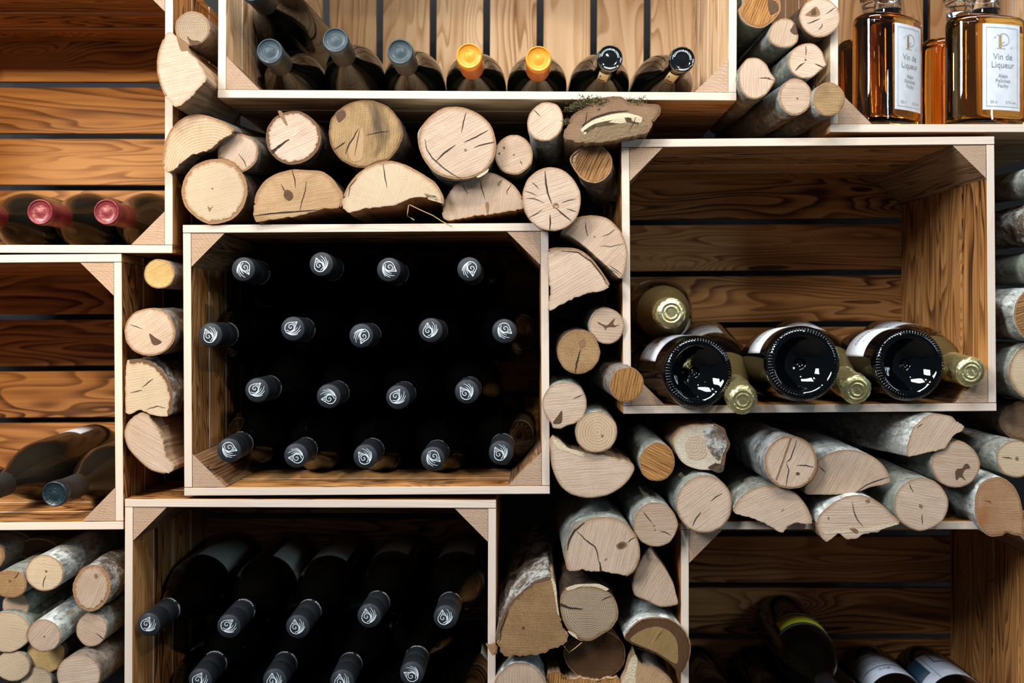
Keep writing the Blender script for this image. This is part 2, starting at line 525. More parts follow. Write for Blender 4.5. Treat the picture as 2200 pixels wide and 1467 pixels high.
LOGN = [0]
# small turns of each log (x, z), its taper and relative length, so that neighbours do not run into each other
ADJ = {1: (0, 0, 0.05, 1.0), 2: (0.003, 0.01, 0.05, 0.5), 3: (-0.001, 0.034, 0.05, 1), 4: (0.012, -0.022, 0.05, 1), 5: (0, 0, 0.05, 1.0), 6: (0, 0, 0.05, 1.0), 7: (-0.005, 0.005, 0.05, 1), 8: (0, 0, 0.05, 1.0), 9: (0, 0, 0.05, 1.0), 10: (-0.009, 0.021, 0.05, 1), 11: (0.007, -0.006, 0.05, 0.541), 12: (0, 0, 0.05, 1.0), 13: (0, 0, 0.05, 1.0), 14: (0, 0, 0.05, 1.0), 15: (0, 0, 0.05, 1.0), 16: (0, 0, 0.05, 1.0), 17: (-0.019, 0.011, 0.05, 1), 18: (0.006, -0.001, 0.05, 1), 19: (-0.032, 0.003, 0.05, 1), 20: (-0.006, 0.009, 0.05, 1), 21: (-0.017, -0.004, 0.05, 1), 22: (0.022, 0.017, 0.05, 1), 23: (0.028, -0.015, 0.05, 1), 24: (0, 0, 0.05, 1.0), 25: (0, 0, 0.05, 1.0), 26: (0, 0, 0.05, 1.0), 27: (0.001, 0.02, 0.05, 1), 28: (0, 0, 0.05, 1.0), 29: (0.011, 0.006, 0.05, 1), 30: (0, 0, 0.05, 1.0), 31: (0, 0, 0.05, 1.0), 32: (-0.007, -0.0, 0.05, 1), 33: (-0.002, -0.026, 0.05, 1), 34: (-0.0, 0.006, 0.05, 1), 35: (0.005, 0.017, 0.05, 1), 36: (0.008, 0.013, 0.05, 0.999), 37: (-0.015, 0.038, 0.074, 1), 38: (-0.002, 0.03, 0.053, 1), 39: (0, 0, 0.05, 1.0), 40: (0, 0, 0.05, 1.0), 41: (0, 0, 0.05, 1.0), 42: (0, 0, 0.05, 1.0), 43: (0, 0, 0.05, 1.0), 44: (0, 0, 0.05, 1.0), 45: (0.025, 0.001, -0.03, 1), 46: (0, 0, 0.05, 1.0), 47: (0, 0, 0.05, 1.0), 48: (-0.036, 0.008, 0.05, 1), 49: (0.005, 0.01, 0.05, 1), 50: (0.005, -0.001, 0.05, 1), 51: (0, 0, 0.05, 1.0), 52: (-0.004, -0.005, 0.05, 1), 53: (0, 0, 0.05, 1.0), 54: (0, 0, 0.05, 1.0), 55: (0.001, 0.022, 0.05, 1), 56: (-0.023, -0.021, 0.05, 0.968), 57: (0.008, -0.0, 0.05, 1), 58: (-0.02, 0.005, 0.05, 1), 59: (0, 0, 0.05, 1.0), 60: (0, 0, 0.05, 1.0), 61: (0.027, 0.015, 0.05, 0.888), 62: (0.003, -0.01, 0.05, 1), 63: (-0.006, 0.003, 0.05, 1), 64: (0, 0, 0.05, 1.0), 65: (-0.03, -0.004, 0.05, 1), 66: (0, 0, 0.05, 1.0), 67: (0, 0, 0.05, 1.0), 68: (0.007, -0.002, 0.05, 0.53), 69: (0.002, 0.019, 0.05, 1), 70: (0.001, -0.018, 0.05, 1), 71: (0.008, -0.001, 0.05, 1), 72: (-0.012, -0.014, 0.05, 1), 73: (0, 0, 0.05, 1.0), 74: (0.005, -0.004, 0.05, 1), 75: (-0.026, 0.008, 0.05, 1), 76: (0.011, 0.01, 0.05, 1)}
# --


def inpoly(x, y, poly):
    r = False
    for i in range(len(poly)):
        x1, y1 = poly[i - 1][:2]; x2, y2 = poly[i][:2]
        if (y1 > y) != (y2 > y) and x < (x2 - x1) * (y - y1) / (y2 - y1) + x1: r = not r
    return r


def nearest(x, y, poly):
    best = None
    for i in range(len(poly)):
        x1, y1 = poly[i - 1][:2]; x2, y2 = poly[i][:2]
        dx, dy = x2 - x1, y2 - y1
        t = max(0, min(1, ((x - x1) * dx + (y - y1) * dy) / (dx * dx + dy * dy + 1e-9)))
        q = (x1 + dx * t, y1 + dy * t); d = math.dist(q, (x, y))
        if best is None or d < best[0]: best = (d, q)
    return best[1]


QUEUE = []


def log(label, outline, *a, **k): QUEUE.append((label, outline, a, k))


def make_log(fronts, label, outline, face='pale', bark='b_smooth', y=0.0, L=0.27, skew=(0, 0), bt=0.0022, barkrange=None, taper=0.05,
        saw=0, pith=None, marks=(), jag=0.0, rough=0.0012, tilt=0.5, rim='rim', lump=None, group='firewood logs stacked between the crates', name='firewood_log', N=84, bend=None):
    LOGN[0] += 1
    rnd = random.Random(LOGN[0] * 13 + 5)
    if LOGN[0] in ADJ:
        a_ = ADJ[LOGN[0]]
        skew, taper, L, bend = (skew[0] + a_[0], skew[1] + a_[1]), a_[2], L * a_[3], (0, 0)
    pts = catmull(outline, None, N)
    # where a log lies against one in front of it, its outline follows that one's
    for fp in fronts:
        pts = [((*nearest(px_, py_, fp), t_) if inpoly(px_, py_, fp) else (px_, py_, t_)) for px_, py_, t_ in pts]
    q_ = [pts[0]]
    for p_ in pts[1:]:
        if math.dist(p_[:2], q_[-1][:2]) > 0.6: q_.append(p_)
    if math.dist(q_[0][:2], q_[-1][:2]) <= 0.6: q_.pop()
    pts = q_
    k = len(outline)
    cx = sum(p[0] for p in pts) / len(pts); cy = sum(p[1] for p in pts) / len(pts)
    c0 = P(cx, cy, y)
    axis = Vector((skew[0], 1.0, skew[1])).normalized()
    nrm = Vector((skew[0] * tilt, 1.0, skew[1] * tilt)).normalized()
    so = rnd.uniform(0, 100)

    def isbark(t):
        if barkrange is None: return True
        a, b = barkrange
        if a <= b: return a <= t <= b
        return t >= a or t <= b
    # signed area for inward direction
    ar = sum(pts[i][0] * pts[(i + 1) % len(pts)][1] - pts[(i + 1) % len(pts)][0] * pts[i][1] for i in range(len(pts)))
    sg = 1 if ar > 0 else -1
    n = len(pts)
    outer, inner, fl = [], [], []
    btpx = bt * F / (D + y)
    for i, (x, yy, t) in enumerate(pts):
        xa, ya, _ = pts[i - 1]; xb, yb, _ = pts[(i + 1) % n]
        dx, dy = xb - xa, yb - ya
        l = math.hypot(dx, dy) or 1
        nx, ny = -dy / l * sg, dx / l * sg     # inward
        f = isbark(t)
        jit = 0.0
        if not f and jag: jit = jag * (noise.noise(Vector((x * 0.16, yy * 0.16, so))) + 0.6 * noise.noise(Vector((x * 0.5, yy * 0.5, so))))
        if f: jit += 0.35 * rough / 0.0012 * 0.5 * noise.noise(Vector((x * 0.13, yy * 0.13, so)))
        ox, oy = x + nx * jit * 2, yy + ny * jit * 2
        outer.append(hit(ox, oy, c0, nrm))
        w_ = btpx * (0.85 + 0.5 * noise.noise(Vector((x * 0.2, yy * 0.2, so + 9)))) if f else 0.0
        inner.append(hit(ox + nx * w_, oy + ny * w_, c0, nrm))
        fl.append(f)
    e = empty(name, (c0.x, y, min(p.z for p in outer)), label, 'firewood', group)
    org = Vector(e.location)
    # cut-plane basis
    ex = Vector((1, 0, 0)) - nrm * nrm.x; ex.normalize()
    ez = nrm.cross(ex) * -1
    pc = hit(pith[0], pith[1], c0, nrm) if pith else c0
    ca, sa = math.cos(math.radians(saw)), math.sin(math.radians(saw))

    def uvp(p):
        a, b = (p - pc).dot(ex), (p - pc).dot(ez)
        return (a * ca + b * sa, -a * sa + b * ca)
    if 'LOGDUMP' in globals(): LOGDUMP.append((LOGN[0], [tuple(p) for p in outer], tuple(c0), skew, taper, L, label))
    K = 12
    bx, bz = (bend or (rnd.uniform(-0.006, 0.006), rnd.uniform(-0.006, 0.006)))

    def ring(base, t, amp, isb):
        sc = 1 - taper * t
        off = axis * (L * t) + Vector((bx, 0, bz)) * math.sin(math.pi * t)
        out = []
        for i, p in enumerate(base):
            rel = p - c0
            q = c0 + rel * sc
            d = rel.normalized() if rel.length > 1e-6 else Vector((0, 0, 1))
            if isb or isb is None:
                nn = noise.noise(Vector((p.x * 60, p.z * 60, t * L * 45 + so))) + 0.6 * noise.noise(Vector((p.x * 160, p.z * 160, t * L * 120 + so)))
                q = q + d * (amp * nn * min(1, t * 8))
            elif not fl[i]:
                nn = noise.noise(Vector((p.x * 140, p.z * 140, so + t * 0.7)))
                q = q + d * (0.0018 * nn * min(1, t * 8))
            if lump:
                for (la, lt, lr, lh) in lump:
                    ang = math.degrees(math.atan2(rel.z, rel.x))
                    da = (ang - la + 180) % 360 - 180
                    w_ = math.exp(-((da / 22.0) ** 2 + ((t - lt) * L / lr) ** 2))
                    q = q + d * (lh * w_)
            out.append(q + off)
        return out
    arc = [0.0]
    for i in range(n): arc.append(arc[-1] + (outer[(i + 1) % n] - outer[i]).length)
    uo = rnd.uniform(0, 10)
    ts = [0, 0.02, 0.06] + [0.06 + 0.94 * j / (K - 2) for j in range(1, K - 1)]
    # ---- wood core
    mb = MB()
    front = [p - nrm * 0.0004 for p in inner]
    rings = [front] + [ring(inner, t, 0, False) for t in ts[1:]]
    for r in rings: mb.v += [p - org for p in r]
    order = list(range(n)) if sg > 0 else list(range(n))[::-1]
    ctr = sum(inner, Vector()) / n
    ib = []
    for sc_ in (0.90, 0.74):
        ib.append(len(mb.v))
        mb.v += [ctr + (p - ctr) * sc_ - nrm * 0.0004 - org for p in inner]
    lay = [0] + ib
    for q in range(2):
        for a_, b_ in zip(order, order[1:] + order[:1]):
            ids = (lay[q] + a_, lay[q] + b_, lay[q + 1] + b_, lay[q + 1] + a_)
            mb.face(ids, 0, [uvp(mb.v[i] + org) for i in ids])
    mb.face([lay[2] + i for i in order], 0, [uvp(mb.v[lay[2] + i] + org) for i in order])
    nb_ = len(mb.v)
    for a in range(len(ts) - 1):
        for i in range(n):
            j = (i + 1) % n
            q = (a * n + i, (a + 1) * n + i, (a + 1) * n + j, a * n + j)
            u = [(uo + ts[a] * L, arc[i]), (uo + ts[a + 1] * L, arc[i]), (uo + ts[a + 1] * L, arc[i + 1]), (uo + ts[a] * L, arc[i + 1])]
            mb.face(q, 1, u, True)
    lb = (len(ts) - 1) * n
    mb.face([lb + i for i in reversed(order)], 0, [uvp(inner[i]) for i in reversed(order)])
    mats = [M[face], M['split']]
    mi = {}
    for mk in marks:
        kind, poly = mk[0], mk[1]
        mm = {'crack': 'crack'}.get(kind, kind)
        if mm not in mi:
            mi[mm] = len(mats); mats.append(M[mm])
        if kind == 'crack':
            wpx = (mk[2] if len(mk) > 2 else 3) * 0.72
            # refine + wiggle
            q = []
            for i in range(len(poly) - 1):
                m_ = 5
                for j in range(m_):
                    u = j / m_
                    q.append((poly[i][0] * (1 - u) + poly[i + 1][0] * u, poly[i][1] * (1 - u) + poly[i + 1][1] * u))
            q.append(poly[-1])
            tot = len(q) - 1
            lft, rgt = [], []
            for i, (x, yy) in enumerate(q):
                xa, ya = q[max(0, i - 1)]; xb, yb = q[min(tot, i + 1)]
                dx, dy = xb - xa, yb - ya; l = math.hypot(dx, dy) or 1
                prof = mk[3] if len(mk) > 3 else 'mid'
                s = i / tot
                ww = wpx * (0.25 + 0.75 * (1 - s)) if prof == 'start' else wpx * (0.3 + 0.7 * math.sin(math.pi * min(1, max(0, s))))
                ww *= 0.5 * (1 + 0.3 * noise.noise(Vector((x * .3, yy * .3, so))))
                wob = 0.9 * noise.noise(Vector((x * .11, yy * .11, so + 3)))
                lft.append((x - dy / l * (ww + wob), yy + dx / l * (ww + wob)))
                rgt.append((x + dy / l * (ww - wob), yy - dx / l * (ww - wob)))
            b0 = len(mb.v)
            for a_ in lft + rgt: mb.v.append(hit(a_[0], a_[1], c0 - nrm * 0.0008, nrm) - org)
            m_ = len(lft)
            for i in range(m_ - 1): mb.face((b0 + i, b0 + i + 1, b0 + m_ + i + 1, b0 + m_ + i), mi[mm])
        else:
            sm = catmull(poly, None, 30) if len(poly) > 3 else [(a_[0], a_[1], 0) for a_ in poly]
            b0 = len(mb.v)
            lay = 0.0007 if kind != 'knot_dark' else 0.0010
            for a_ in sm: mb.v.append(hit(a_[0], a_[1], c0 - nrm * lay, nrm) - org)
            idx = [b0 + i for i in range(len(sm))]
            mb.face(idx, mi[mm], [uvp(Vector(mb.v[i]) + org) for i in idx])
    o = mb.build('wood', mats, e)
    at = o.data.attributes.new('edge', 'FLOAT', 'POINT')
    ev = [0.0] * len(o.data.vertices)
    for i in range(n): ev[i] = 1.0; ev[ib[0] + i] = 0.42
    at.data.foreach_set('value', ev)
    # ---- bark shell
    if any(fl) and bark:
        mb = MB()
        br = [ring(outer, t, rough, True) for t in ts]
        ir = [ring(inner, t, 0, False) for t in ts]
        for i in range(n):
            j = (i + 1) % n
            if not (fl[i] and fl[j]): continue
            b0 = len(mb.v)
            for a in range(len(ts)):
                mb.v += [br[a][i] - org, br[a][j] - org, ir[a][i] - org, ir[a][j] - org]
            mb.face((b0, b0 + 2, b0 + 3, b0 + 1), 1, [(0, 0)] * 4)
            for a in range(len(ts) - 1):
                q = b0 + a * 4
                u = [(uo + ts[a] * L, arc[i]), (uo + ts[a] * L, arc[i + 1]), (uo + ts[a + 1] * L, arc[i + 1]), (uo + ts[a + 1] * L, arc[i])]
                mb.face((q, q + 1, q + 5, q + 4), 0, u, True)
                if not fl[i - 1]: mb.face((q, q + 2, q + 6, q + 4), 1)
                if j < n and not fl[(j + 1) % n]: mb.face((q + 1, q + 3, q + 7, q + 5), 1)
        ob = mb.build('bark', [M[bark], M[rim]], e)
        bm = bmesh.new(); bm.from_mesh(ob.data)
        bmesh.ops.remove_doubles(bm, verts=bm.verts, dist=0.00003)
        bmesh.ops.recalc_face_normals(bm, faces=bm.faces)
        bm.to_mesh(ob.data); bm.free()
    bm = bmesh.new(); bm.from_mesh(o.data)
    fs = [f for f in bm.faces if f.material_index < 2]
    bmesh.ops.recalc_face_normals(bm, faces=fs)
    bm.to_mesh(o.data); bm.free()
    return e


def pk(s, sc, ox, oy):
    """crop coordinates 'x,y x,y ...' to photo coordinates"""
    out = []
    for t in s.split():
        a, b = t.split(',')
        out.append((ox + float(a) / sc, oy + float(b) / sc))
    return out


# --- upper left, between the top left crate and the wide top crate
log('short weathered round stick, topmost at the left of the wide top crate', el(413, 61, 37, 37), 'grey', 'b_grey', 0.0, skew=(0.04, 0.0), bt=.0015,
    marks=[('knot_dark', [(402, 78), (412, 86), (428, 88), (426, 96), (410, 95)])])
log('pale wedge-shaped split log sticking out over the top left crate edge', pk('950,180 990,200 1008,240 1020,275 1052,282 1075,305 1110,340 1160,440 1110,505 1060,560 995,600 930,540 900,470 884,400 885,330 895,280 918,220', 2.62, 0, 0),
    'pale', 'b_grey', -0.030, skew=(0.12, -0.10), barkrange=(11, 16), saw=12, jag=1.2, tilt=0.2, L=0.26,
    marks=[('knot', pk('995,205 1030,225 1060,250 1058,280 1020,285 1005,250', 2.62, 0, 0))])
# --- row on the middle crate, upper layer
C6 = (3.93, 340, 200)
log('half-round log with pale growth rings and a ragged underside, left end of the upper row', pk('35,610 40,530 60,400 110,300 180,230 260,190 350,180 450,200 560,250 620,290 635,330 540,390 470,450 420,490 340,500 260,540 190,590 130,650 75,665', *C6),
    'ringed', 'b_grey', -0.012, barkrange=(0, 10), bt=.003, rough=.002, jag=1.6, skew=(0.06, 0.05), pith=(450, 380), rim='rim', saw=80)
log('small pinkish-white round log between the half-round log and the deeply cracked one', el(511, 328, 44, 42), 'pale', 'b_grey', 0.0, skew=(0.05, 0.10), saw=60, rough=.002, lump=[(60, .3, .02, .006)],
    marks=[('crack', [(512, 330), (524, 345), (530, 360)], 2)])
log('round pale log with one deep slanting crack and loose bark', el(630, 296, 60, 57, seed=2), 'pale', 'b_dark', 0.0, bt=.0042, rough=.0025, skew=(0.05, 0.0), saw=25, rim='rim_dark',
    marks=[('crack', [(584, 327), (602, 312), (621, 299)], 10, 'start'), ('knot', [(597, 240), (606, 240), (618, 268), (612, 266)]), ('sap', [(627, 290), (643, 281), (644, 284), (630, 293)])])
log('weathered mouldy brown log with a splintered notch, centre of the upper row', el(785, 287, 80, 73, seed=3), 'mossy', 'b_dark', -0.004, bt=.0025, rough=.0028, saw=85, skew=(0.04, -0.03), rim='rim_dark',
    marks=[('crack', [(786, 290), (812, 284), (838, 281)], 2), ('crack', [(770, 276), (762, 292), (750, 310), (742, 330)], 4), ('tan', [(774, 274), (782, 292), (778, 340), (757, 346), (748, 322)]), ('crack', [(774, 274), (768, 300), (762, 336)], 2.5), ('crack', [(715, 322), (735, 310), (742, 305)], 3), ('knot_dark', [(722, 245), (738, 236), (742, 248), (728, 262)])])
C7 = (4.4, 860, 200)
log('largest round beech log of the upper row, pale with three long cracks', el(982, 308, 84, 78, 20, seed=4), 'pale', 'b_pale', -0.016, bt=.0026, rough=.0012, saw=28, pith=(1003, 325), lump=[(160, .12, .016, .010)],
    marks=[('crack', pk('620,180 600,260 578,370', *C7), 3), ('crack', pk('830,350 720,410 600,465', *C7), 3), ('crack', pk('895,460 800,480 695,510', *C7), 3), ('crack', pk('340,640 420,560 520,490', *C7), 4),
           ('crack', pk('232,430 250,530 300,610 400,700 500,770 590,815', *C7), 3), ('knot', el(1000, 322, 3, 3)), ('sap', pk('720,790 800,740 835,715 825,745 770,785 730,800', *C7))])
log('small plain pinkish round log between the largest beech log and the upright birch stick', el(1104, 332, 41, 43), 'pink', 'b_grey', 0.0, saw=20, bt=.0015,
    marks=[('crack', [(1117, 345), (1122, 353)], 2), ('knot_dark', el(1083, 317, 2, 2)), ('knot_dark', el(1073, 329, 2, 2)), ('knot_dark', el(1104, 332, 1.6, 1.6))])
log('small pale round log with silvery bark, just under the wide top crate', el(1172, 261, 38, 43, 25), 'pale', 'b_pale', -0.006, skew=(0.05, -0.08), saw=35, bt=.0012, L=.2,
    marks=[('crack', [(1146, 235), (1154, 243), (1162, 250)], 2)])
log('brown bark slab with moss and a pale torn splinter, under the wide top crate', [(1212, 292), (1222, 262), (1232, 245), (1255, 232), (1275, 218), (1305, 208), (1335, 208), (1352, 219), (1385, 222), (1416, 226), (1419, 243), (1405, 262), (1395, 282), (1370, 290), (1340, 297), (1300, 305), (1258, 306), (1236, 304)],
    'barkface', 'b_dark', -0.020, barkrange=(1, 11), bt=.003, rough=.004, jag=2.0, skew=(0.02, -0.05), L=.18, rim='rim_dark',
    marks=[('under', [(1249, 285), (1277, 266), (1313, 258), (1348, 252), (1380, 254), (1392, 270), (1380, 284), (1368, 290), (1340, 296), (1300, 304), (1259, 305), (1244, 300)]),
           ('sap', [(1247, 279), (1262, 266), (1277, 257), (1313, 246), (1348, 243), (1380, 253), (1371, 268), (1348, 263), (1313, 269), (1277, 276), (1256, 289)]),
           ('crack', [(1250, 270), (1277, 252), (1313, 241), (1350, 238)], 5), ('crack', [(1262, 240), (1258, 262), (1250, 275)], 3), ('crack', [(1366, 250), (1362, 264), (1350, 283)], 2.5)])
# moss tufts on the slab, one part
def tuft(parent, spots, n, h, seed, matn='moss', nm='moss'):
    r = random.Random(seed)
    mb = MB()
    org = Vector(parent.location)
    for (px, py, y, sp) in spots:
        for i in range(n):
            p = P(px + r.gauss(0, sp), py + r.gauss(0, sp * 0.45), y + r.uniform(-.004, .02)) - org
            d = Vector((r.gauss(0, .8), r.gauss(-.3, .6), r.gauss(.5, .6))).normalized()
            s = d.orthogonal().normalized() * r.uniform(.0003, .0008)
            d2 = (d + Vector((r.gauss(0, .7), r.gauss(0, .7), r.gauss(0, .7)))).normalized()
            l = h * r.uniform(.4, 1.2)
            b0 = len(mb.v)
            mb.v += [p - s, p + s, p + d * l * .5 + s, p + d * l * .5 - s, p + d * l * .5 + d2 * l * .5]
            mb.face((b0, b0 + 1, b0 + 2, b0 + 3)); mb.face((b0 + 3, b0 + 2, b0 + 4))
    o = mb.build(nm, [M[matn]], parent)
    o['kind'] = 'stuff'
    return o



C8 = (2.821, 1100, 200)
log('round log with a striped dark brown end and grey bark, right of the bark slab', el(1274, 351, 42, 41, 60, seed=5), 'brown', 'b_grey', 0.0, skew=(0.19, -0.13), saw=65, bt=.0022, L=.22, lump=[(-50, .62, .013, .011), (165, .03, .01, .006)], tilt=0.8, rough=.0018)
log('pale round log with star-like drying cracks, overlapping the corner of the middle crate', el(1185, 428, 63, 69, -15, seed=6, amp=.012), 'pale', 'b_grey', -0.038, saw=20, pith=(1194, 442), bt=.001, L=.25, skew=(.0, .085),
    marks=[('crack', pk('200,470 205,540 215,600 240,670', *C8), 5), ('crack', pk('270,700 310,735 360,775', *C8), 4), ('crack', pk('230,735 232,780 228,838', *C8), 4), ('crack', pk('75,595 110,600 150,620', *C8), 2), ('crack', pk('85,635 140,640 195,665', *C8), 2),
           ('crack', pk('300,665 345,650 390,640', *C8), 2), ('crack', pk('100,755 140,735 185,705', *C8), 2), ('crack', pk('330,700 365,710 395,720', *C8), 2), ('crack', pk('120,540 145,560 165,580', *C8), 2), ('knot', el(1194, 442, 7, 6)), ('pale', el(1195, 442, 5, 4))])
# --- row on the middle crate, lower layer
log('round cream-coloured log with a thick bark ring, left end of the lower row', el(461, 411, 70, 70, seed=7), 'cream', 'b_dark', -0.004, bt=.0045, rough=.0025, skew=(0.02, 0.04), pith=(455, 405), saw=15,
    marks=[('knot', [(446, 442), (452, 447), (458, 440), (450, 454)]), ('knot', el(456, 405, 2, 2))])
log('amber-stained half-round log with an oval knot and a split underside', pk('810,930 830,840 900,740 1000,680 1130,645 1250,650 1380,660 1470,720 1520,790 1560,860 1540,965 1400,975 1340,990 1200,1030 1050,1055 900,1075 830,1085 805,1020', *C6),
    'tan', 'b_dark', -0.006, barkrange=(0, 10), bt=.003, jag=1.0, pith=(640, 450), saw=10, skew=(.02, -.02),
    marks=[('crack', pk('1130,645 1150,720 1158,800', *C6), 3), ('crack', pk('1250,740 1240,830 1210,920 1195,990', *C6), 2.5), ('crack', pk('810,1035 950,1015 1150,1000 1350,985', *C6), 4), ('crack', pk('1035,770 1065,820 1080,840', *C6), 3),
           ('knot_dark', pk('1070,825 1095,815 1130,840 1135,880 1105,905 1065,880 1060,850', *C6)), ('tan', pk('1078,838 1098,828 1120,848 1122,875 1102,892 1075,872', *C6))])
log('yellowish half-round log with a hollowed underside, centre of the lower row', pk('840,1190 870,1120 930,1050 1010,1000 1120,975 1220,1000 1330,1060 1400,1110 1445,1190 1440,1240 1400,1190 1360,1190 1240,1205 1160,1240 1060,1255 960,1265 880,1285 838,1262', 2.821, 440, 0),
    'cream', 'b_grey', -0.010, barkrange=(0, 9), bt=.003, jag=1.4, pith=(850, 440), saw=70, skew=(.02, -.045), rough=.002,
    marks=[('crack', pk('1080,990 1090,1060 1105,1140', 2.821, 440, 0), 2.5), ('crack', pk('870,1190 880,1130 920,1080', 2.821, 440, 0), 2)])
log('pale half-round log tucked under the largest beech log', [(952, 468), (951, 452), (958, 427), (974, 402), (996, 383), (1030, 370), (1060, 372), (1085, 384), (1108, 402), (1122, 425), (1124, 447), (1090, 454), (1048, 461), (1010, 466), (970, 473)],
    'pink', 'b_grey', 0.004, barkrange=(1, 9), bt=.0018, jag=1.2, pith=(1040, 455), saw=80, skew=(.03, -.02),
    marks=[('crack', pk('755,820 770,900 800,1000', *C7), 2.5), ('crack', pk('590,860 610,910 640,950', *C7), 2), ('knot', pk('805,1040 830,1030 840,1080 830,1140 815,1120', *C7)), ('crack', pk('1050,860 1010,920 1010,960', *C7), 2), ('knot', pk('920,850 960,815 955,835 930,880', *C7))])
# --- column between the middle crate and the large right crate
log('half-round pinkish log lying tilted against the large right crate', pk('300,835 380,760 480,740 580,760 660,840 700,950 690,1060 660,1125 600,1070 520,1000 430,920 345,862', *C8),
    'pink', 'b_grey', -0.016, barkrange=(1, 7), bt=.0016, jag=0.4, pith=(1277, 508), saw=45, skew=(-.02, -.02),
    marks=[('crack', pk('445,780 448,820 460,865', *C8), 2.5), ('crack', pk('545,870 590,850 625,825', *C8), 1.6), ('crack', pk('530,925 600,930 680,910', *C8), 1.4), ('crack', pk('590,1040 630,1070 665,1098', *C8), 2), ('crack', pk('600,1060 630,1085 655,1105', *C8), 1.6), ('knot', el(1277, 508, 1.8, 1.8))])
log('quarter-split pale log with a curved bark top edge, right beside the middle crate', pk('220,950 300,935 400,945 480,1000 550,1090 592,1165 540,1202 460,1210 400,1235 320,1270 230,1318 218,1300 232,1200 220,1060', *C8),
    'pale', 'b_smooth', -0.020, barkrange=(0, 5), bt=.0030, jag=1.3, pith=(1188, 650), saw=30, skew=(0, 0),
    marks=[('crack', pk('300,955 400,965 480,1020 550,1110 575,1160', *C8), 3.5)])
C9 = (2.445, 1100, 640)
log('round log with a dark star-shaped knot, touching the large right crate', el(1303, 700, 38, 39, seed=8), 'pink', 'b_pale', -0.004, skew=(.01, .05), saw=-5, bt=.001,
    marks=[('knot_dark', pk('505,140 540,105 530,135 545,150 500,150 490,170 485,152 450,130 495,145', *C9)), ('crack', pk('445,125 470,137 500,146', *C9), 2), ('crack', pk('500,150 540,146 565,140', *C9), 2)])
log('round log with a rough golden-brown end and dark grey bark', el(1243, 756, 46, 48, seed=9), 'fuzzy', 'b_dark', -0.010, skew=(-.03, .06), bt=.0012, rough=.0016, rim='rim',
    marks=[('crack', pk('360,270 340,340 332,395', *C9), 5), ('knot', pk('350,230 380,215 385,250 360,260', *C9))])
log('slim round log with a striped golden-brown end, leaning down to the right crate corner', el(1346, 826, 36, 38, 30, seed=10), 'orange', 'b_grey', -0.028, skew=(-.13, .10), saw=80, bt=.0014, tilt=.6)
log('round pale log with a dark arrowhead knot at its bottom edge', [(1165, 868), (1170, 848), (1184, 830), (1204, 822), (1228, 822), (1248, 834), (1259, 855), (1260, 876), (1252, 896), (1236, 909), (1219, 914), (1204, 921), (1188, 919), (1184, 909), (1172, 893)], 'pale', 'b_smooth', -0.014, saw=5, bt=.0008, skew=(0, .03),
    marks=[('knot_dark', pk('262,592 260,650 235,660 215,655 240,620', *C9)), ('crack', pk('320,530 350,518 372,505', *C9), 1.8)])
log('small round log with visible growth rings, right of the arrowhead-knot log', el(1281, 928, 46, 44, seed=11), 'ringed', 'b_smooth', -0.018, saw=85, bt=.0012, skew=(-.02, .06), marks=[('knot', el(1294, 936, 3, 3))])
log('broad half-round log with its torn flat side upward, left of the small orange-ended log', pk('200,740 235,735 300,790 380,812 470,820 560,850 640,880 630,930 580,990 500,1035 400,1050 310,1030 250,980 210,890 200,800', *C9),
    'pale', 'b_smooth', -0.012, barkrange=(6, 14), bt=.0012, jag=1.6, saw=4, pith=(1270, 985), skew=(0, .03),
    marks=[('sap', pk('215,740 300,790 380,812 375,835 300,810 240,790', *C9)), ('crack', pk('350,765 370,795 395,815', *C9), 3)])
C10 = (3.604, 1020, 1060)
log('largest smooth grey-barked log of the central column, with an eye-shaped knot', pk('715,590 697,480 715,380 770,270 865,205 980,182 1080,188 1170,230 1240,310 1275,400 1278,500 1235,600 1172,642 1130,625 1060,615 990,600 900,604 830,588 770,600', *C10),
    'pale', 'b_smooth', -0.020, barkrange=(0, 12), bt=.0016, jag=1.0, saw=75, pith=(1280, 1225), skew=(-.03, .03), rough=.001, bend=(0, .004),
    marks=[('crack', pk('715,440 730,360 775,285 850,225', *C10), 5), ('crack', pk('790,290 860,360 930,410 950,460 960,530', *C10), 3.5), ('crack', pk('978,605 972,560 965,525', *C10), 7, 'start'),
           ('knot', pk('1095,400 1130,372 1170,378 1180,400 1150,425 1110,430', *C10)), ('knot_dark', pk('1108,402 1135,382 1162,390 1150,412 1120,420', *C10)), ('crack', pk('1180,380 1215,350 1245,335', *C10), 2), ('knot', pk('1000,515 1025,498 1020,518', *C10))])
log('round log with two short cracks, left of the faint-ringed log on the bottom right crate', el(1408, 1127, 48, 48, seed=12), 'pink', 'b_smooth', -0.016, saw=4, bt=.0008, skew=(-.05, .06),
    marks=[('crack', pk('180,1030 220,1080 268,1138', 4.315, 1340, 860), 2.5), ('crack', pk('335,1210 390,1222 445,1255', 4.315, 1340, 860), 2.2), ('knot', el(1405, 1129, 2, 2)), ('knot', el(1407, 1138, 2, 2))])
